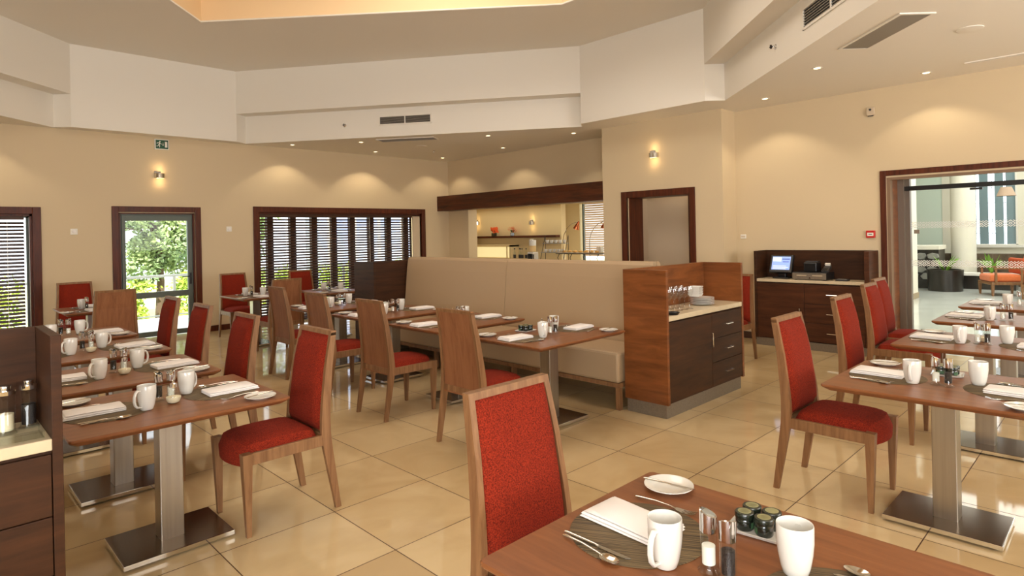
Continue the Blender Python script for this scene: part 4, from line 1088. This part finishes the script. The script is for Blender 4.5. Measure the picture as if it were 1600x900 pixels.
for k in range(5): inst('cup', cup, (9.31, 7.99+.115*k, 1.351), pi+.3, 'white tea cup on the upper tier of the cup rack', 'tea cup', 'tea cups on the upper tier of the rack')
r = empty('juice_dispenser', (9.2, 8.76, 1.0)); tag(r, 'pale upright juice dispenser left of the cup rack', 'drinks dispenser')
MB().lathe([(.0001, .17), (.075, .17), (.08, .18), (.08, .42), (.05, .44), (.012, .45), (.012, .465), (.0001, .468)], 24).build('tank', 'tglass', r)
MB().lathe([(.0001, .175), (.072, .175), (.072, .30), (.0001, .30)], 20).build('juice', 'juice', r)
MB().bbox((-.08, -.08, 0), (.08, .08, .17), .01).build('stand', 'china', r)
MB().lathe([(.072, .30), (.074, .301), (.074, .415), (.0001, .416)], 20).build('ice_core', 'napkin', r)
def bottle():
    r = empty('bottle', (0, 0, 0)); MB().lathe([(.0001, 0), (.026, 0), (.027, .01), (.027, .15), (.011, .19), (.011, .225), (.0001, .226)], 16).build('body', 'tglass', r)
    MB().lathe([(.0275, .04), (.0275, .11)], 16).build('label', 'iron', r); MB().lathe([(.013, .22), (.013, .245), (.0001, .246)], 12).build('cap', 'darkgrey', r); return r
for k, (x, y) in enumerate(((9.15, 9.02), (9.18, 9.10), (9.24, 9.18), (9.15, 9.24), (9.2, 8.95), (9.22, 9.32))):
    inst('bt', bottle, (x, y, 1.0), k, 'tall glass condiment bottle in the cluster on the servery counter', 'bottle', 'condiment bottles on the servery counter')
r = empty('cutlery_caddy', (9.12, 8.62, 1.0)); tag(r, 'white caddy of cereal boxes beside the juice dispenser', 'caddy')
MB().bbox((0, 0, 0), (.1, .22, .14), .005).build('box', 'china', r); MB().box((-.002, .03, .02), (0, .06, .12)).box((-.002, .09, .02), (0, .12, .12)).box((-.002, .15, .02), (0, .18, .12)).build('print', 'iron', r)
r = empty('pastry_stand', (9.15, 7.02, 1.0)); tag(r, 'wrought iron stand carrying a long board of golden pastries', 'food stand')
m = MB(); m.bbox((-.02, 0, .135), (.2, 1.05, .15), .003)
for y in (.03, .35, .68, 1.0):
    m.tube([(0, y-.03, .14), (0, y+.015, .06), (0, y-.02, .0)], .007, 6)
m.build('iron_frame', 'iron', r); MB().bbox((0, .03, .15), (.18, 1.02, .165), .004).build('board', 'stone', r)
rnd = random.Random(5)
for k in range(14):
    q = tag(MB().lathe([(.0001, 0), (.034, .004), (.04, .016), (.03, .032), (.0001, .04)], 12, Matrix.Scale(1.0+rnd.random()*.3, 4, (0, 1, 0))).build('pastry', 'bread', None, (9.20+.10*(k % 2), 7.10+.067*k, 1.166)), 'golden pastry heaped on the wrought iron stand', 'pastry', 'pastries on the iron stand')
def heatlamp():
    r = empty('heat_lamp', (0, 0, 0))
    MB().tube([(0, 0, 0), (0, 0, .40), (0, -.03, .52), (0, -.10, .63), (0, -.20, .71), (0, -.30, .745), (0, -.36, .75)], .0075, 8).build('arm', 'chrome', r)
    MB().lathe([(.05, .006), (.055, 0), (.0001, 0)], 20).build('base', 'chrome', r)
    T_ = Matrix.Translation((0, -.37, .75)) @ Matrix.Rotation(radians(25), 4, 'X')
    MB().lathe([(.012, .02), (.02, .0), (.028, -.03), (.05, -.09), (.062, -.14), (.058, -.14), (.045, -.09), (.0001, -.02)], 22, T_).build('shade', 'copper', r)
    MB().lathe([(.0001, -.09), (.035, -.10), (.042, -.125), (.0001, -.15)], 16, T_).build('bulb', 'glow', r)
    return r
inst('hl', heatlamp, (9.12, 7.86, 1.0), .1, 'curved arm heat lamp with copper shade over the pastries', 'heat lamp')
inst('hl', heatlamp, (9.12, 7.20, 1.0), .1, 'second copper heat lamp, cut by the projecting wall', 'heat lamp')
r = empty('white_canister', (9.25, 7.05, 1.166)); tag(r, 'plain white block container at the right end of the pastries', 'container'); MB().bbox((0, 0, 0), (.1, .1, .11), .008).build('body', 'china', r)

# ---------------------------------------------------------------- lobby contents
r = tag(MB().lathe([(.30, 0), (.30, .05), (.26, .07), (.26, 5.2)], 40).build('lobby_column', 'lobbywall', None, (18.95, 3.05, 0)), 'round pale column in the lobby beside the tall window', 'column')
r = tag(MB().lathe([(.30, 0), (.30, .05), (.26, .07), (.26, 5.2)], 40).build('lobby_column', 'lobbywall', None, (18.95, 1.55, 0)), 'white column at the right picture edge behind the orange armchairs', 'column')
r = empty('stone_planter', (17.8, 3.25, 0)); tag(r, 'rubble stone planter with dark base at the lobby corner', 'planter')
MB().box((.05, .12, 0), (.75, 2.2, .95)).build('core', 'darkstone', r)
MB().bbox((0, .10, .95), (.8, 2.3, 1.05), .01).build('coping', 'lobbywall', r)
m = MB(); rnd = random.Random(11)
for iy in range(9):
    for iz in range(4):
        y = .16+.25*iy+rnd.uniform(-.03, .03)+(iz % 2)*.1; z = .27+.165*iz; n = rnd.randint(5, 7); a0 = rnd.random()
        pts = [(y+.128*cos(a0+2*pi*k/n)*rnd.uniform(.9, 1.1), z+.088*sin(a0+2*pi*k/n)*rnd.uniform(.9, 1.1)+.03) for k in range(n)]
        m.add([(.045, p_, q_) for p_, q_ in pts]+[(.0, y+(p_-y)*.85, z+(q_-z)*.85) for p_, q_ in pts], [tuple(range(n))[::-1], tuple(range(n, 2*n))]+[(k, (k+1) % n, n+(k+1) % n, n+k) for k in range(n)])
m.build('rubble_stones', 'rock', r)
r = tag(MB().lathe([(.34, 0), (.36, .50), (.32, .50), (.31, .4), (.0001, .4)], 36).build('drum_planter', 'darkstone', None, (17.42, 3.17, 0)), 'black drum shaped planter in front of the stone planter', 'planter')
r = empty('trough_planter', (18.15, 1.95, 0)); tag(r, 'low dark stone planter wall with white cap under the tall window', 'planter')
MB().box((0, 0, 0), (.42, 1.2, .32)).build('base', 'darkstone', r); MB().bbox((-.03, -.02, .32), (.44, 1.22, .38), .005).build('cap', 'white', r)
MB().box((1.15, -.1, 0), (1.5, 1.6, .80)).build('rear_wall', pmat('brown_rubble', (104, 86, 66), .8, var=.4, scale=9), r)
def strapplant(n, L_, seed, w_=.028):
    def b():
        r = empty('strap_leaf_plant', (0, 0, 0)); m = MB(); rnd = random.Random(seed)
        for k in range(n):
            a = rnd.uniform(0, 2*pi); l = L_*rnd.uniform(.7, 1.1); sp_ = rnd.uniform(.25, .95); d1 = Vector((cos(a), sin(a), 0)); pr_ = Vector((-sin(a), cos(a), 0)); v = []
            for j in range(7):
                q = j/6; c = d1*l*sp_*q+Vector((0, 0, l*(q-.55*sp_*q*q))); ww = w_*(sin(pi*min(.97, q*.8+.18)))
                v += [c-pr_*ww, c+pr_*ww+Vector((0, 0, 0))]
            m.add(v, [(2*j, 2*j+1, 2*j+3, 2*j+2) for j in range(6)], True)
        m.build('leaves', 'strap', r); return r
    return b
inst('p1', strapplant(14, .62, 4), (17.42, 3.17, .40), 0, 'green strap-leaved plant in the black drum planter', 'plant')
inst('p2', strapplant(20, .62, 9, .04), (18.36, 2.42, .38), 0, 'bright green strap-leaved plant behind the orange armchair', 'plant')
def armchair():
    r = empty('armchair', (0, 0, 0))
    MB().bbox((-.28, -.30, .30), (.30, .30, .46), .05).build('seat_cushion', 'orange', r)
    MB().bbox((-.36, -.34, .46), (-.27, .34, .80), .035).build('backrest', pmat('rust_upholstery', (190, 84, 44), .8), r)
    MB().bbox((-.36, -.34, .24), (.30, .34, .30), .01).build('seat_frame', 'chairwood', r)
    for x, y in ((-.33, -.31), (.27, -.31), (-.33, .31), (.27, .31)):
        MB().loft([[(x-q, y-q, z), (x+q, y-q, z), (x+q, y+q, z), (x-q, y+q, z)] for z, q in ((0, .016), (.24, .028))]).build('leg', 'chairwood', r)
    for s in (-1, 1):
        MB().bbox((-.34, s*.34-.025, .58), (.26, s*.34+.025, .61), .008).bbox((.20, s*.34-.02, .28), (.24, s*.34+.02, .58), .005).build('armrest', 'chairwood', r)
    return r
inst('ac', armchair, (16.95, 2.08, 0), pi/2+.5, 'orange lobby armchair nearest the column', 'armchair')
inst('ac', armchair, (16.3, 1.25, 0), pi-.3, 'orange lobby armchair at the right picture edge', 'armchair')
inst('ac', armchair, (17.95, 1.42, 0), pi+.2, 'orange lobby armchair behind the two nearer ones', 'armchair')
r = empty('pendant_lamp', (17.5, 2.02, 2.17)); tag(r, 'taupe drum pendant lamp hanging in the lobby', 'pendant lamp')
MB().lathe([(.18, 0), (.10, .20), (.096, .20), (.175, .0)], 32).build('shade', 'shade', r)
MB().tube([(0, 0, .19), (0, 0, 3.03)], .006, 6).build('cord', 'iron', r)
MB().tube([(-.10, 0, .195), (.10, 0, .195)], .004, 5).tube([(0, -.10, .195), (0, .10, .195)], .004, 5).build('spider', 'iron', r)

# ================================================================ OUTSIDE THE LEFT WALL
r = empty('terrace_railing', (-3, 13.0, -.03)); tag(r, 'pale painted railing beyond the glazed door', 'railing')
for x in (-.5, 1.4, 3.1, 4.9, 6.6, 8.4, 10.2, 12.0, 13.8):
    MB().bbox((x, -.02, 0), (x+.05, .02, .93), .004).build('post', 'rail', r)
MB().tube([(-1, 0, .92), (14.5, 0, .92)], .025, 8).build('handrail', 'rail', r)
MB().tube([(-1, 0, .17), (14.5, 0, .17)], .014, 8).build('lower_rail', 'rail', r)
def foliage(name, loc, rx, ry, rz_, n, size, mat, seed, label, cat='tree', trunk=True, group=None, droop=.3):
    r = empty(name, loc); tag(r, label, cat, group); rnd = random.Random(seed); m = MB()
    blobs = [(rnd.uniform(-.6, .6), rnd.uniform(-.6, .6), rnd.uniform(-.7, .8), rnd.uniform(.3, .55)) for _ in range(14)]
    for k in range(n):
        bx, by, bz, br = blobs[rnd.randrange(14)]
        d = Vector((rnd.gauss(0, 1), rnd.gauss(0, 1), rnd.gauss(0, 1))).normalized()*br*rnd.uniform(.5, 1)**.5
        c = Vector(((bx+d.x)*rx, (by+d.y)*ry, (bz+d.z)*rz_))
        a = Vector((rnd.gauss(0, 1), rnd.gauss(0, 1), rnd.gauss(0, .6)-droop)).normalized(); b = a.cross(Vector((rnd.gauss(0, 1), rnd.gauss(0, 1), rnd.gauss(0, 1)))).normalized()
        s = size*rnd.uniform(.6, 1.3)
        m.add([c, c+a*s*.5+b*s*.24, c+a*s, c+a*s*.5-b*s*.24], [(0, 1, 2, 3)])
    m.build('leaves', mat, r)
    if trunk:
        t_ = MB(); h = loc[2]+.9
        t_.tube([(0, 0, -h), (.06, 0, -h*.5), (0, 0, 0), (.1, .05, rz_*.4)], [.12, .10, .08, .04], 8)
        for k in range(7):
            a = rnd.uniform(0, 2*pi); t_.tube([(0, 0, -rz_*.3+k*.1), (rx*.3*cos(a), ry*.3*sin(a), k*.1), (rx*.75*cos(a), ry*.75*sin(a), rz_*rnd.uniform(.1, .8))], [.05, .03, .012], 6)
        t_.build('trunk', 'bark', r)
    return r
foliage('broadleaf_tree', (4.95, 19.2, 1.75), 1.2, 1.1, 1.45, 9500, .15, 'leaf', 1, 'leafy green tree filling the upper pane of the glazed door')
foliage('broadleaf_tree', (8.1, 22.6, 2.2), 1.7, 1.3, 1.8, 5000, .22, 'leaf', 2, 'green tree seen through the left of the long blind')
None
rnd = random.Random(8)
for k in range(12):
    x = .0+1.35*k
    foliage('garden_bush', (x, 18.2+rnd.uniform(-.3, .8), -.05), .68, .6, .70, 1500, .12, 'leafy', 20+k, 'low yellow-green bush growing behind the terrace railing', 'bush', False, 'low bushes behind the railing')
r = empty('facade_building', (10.0, 19.6, -1)); tag(r, 'blue and white building seen through the right of the long blind', 'building')
MB().box((0, 0, 0), (9, 1, 7)).build('wall', 'bluepanel', r)
for k in range(9): MB().box((.3+k, -.04, .5), (.42+k, 0, 7)).build('mullion', 'white', r)
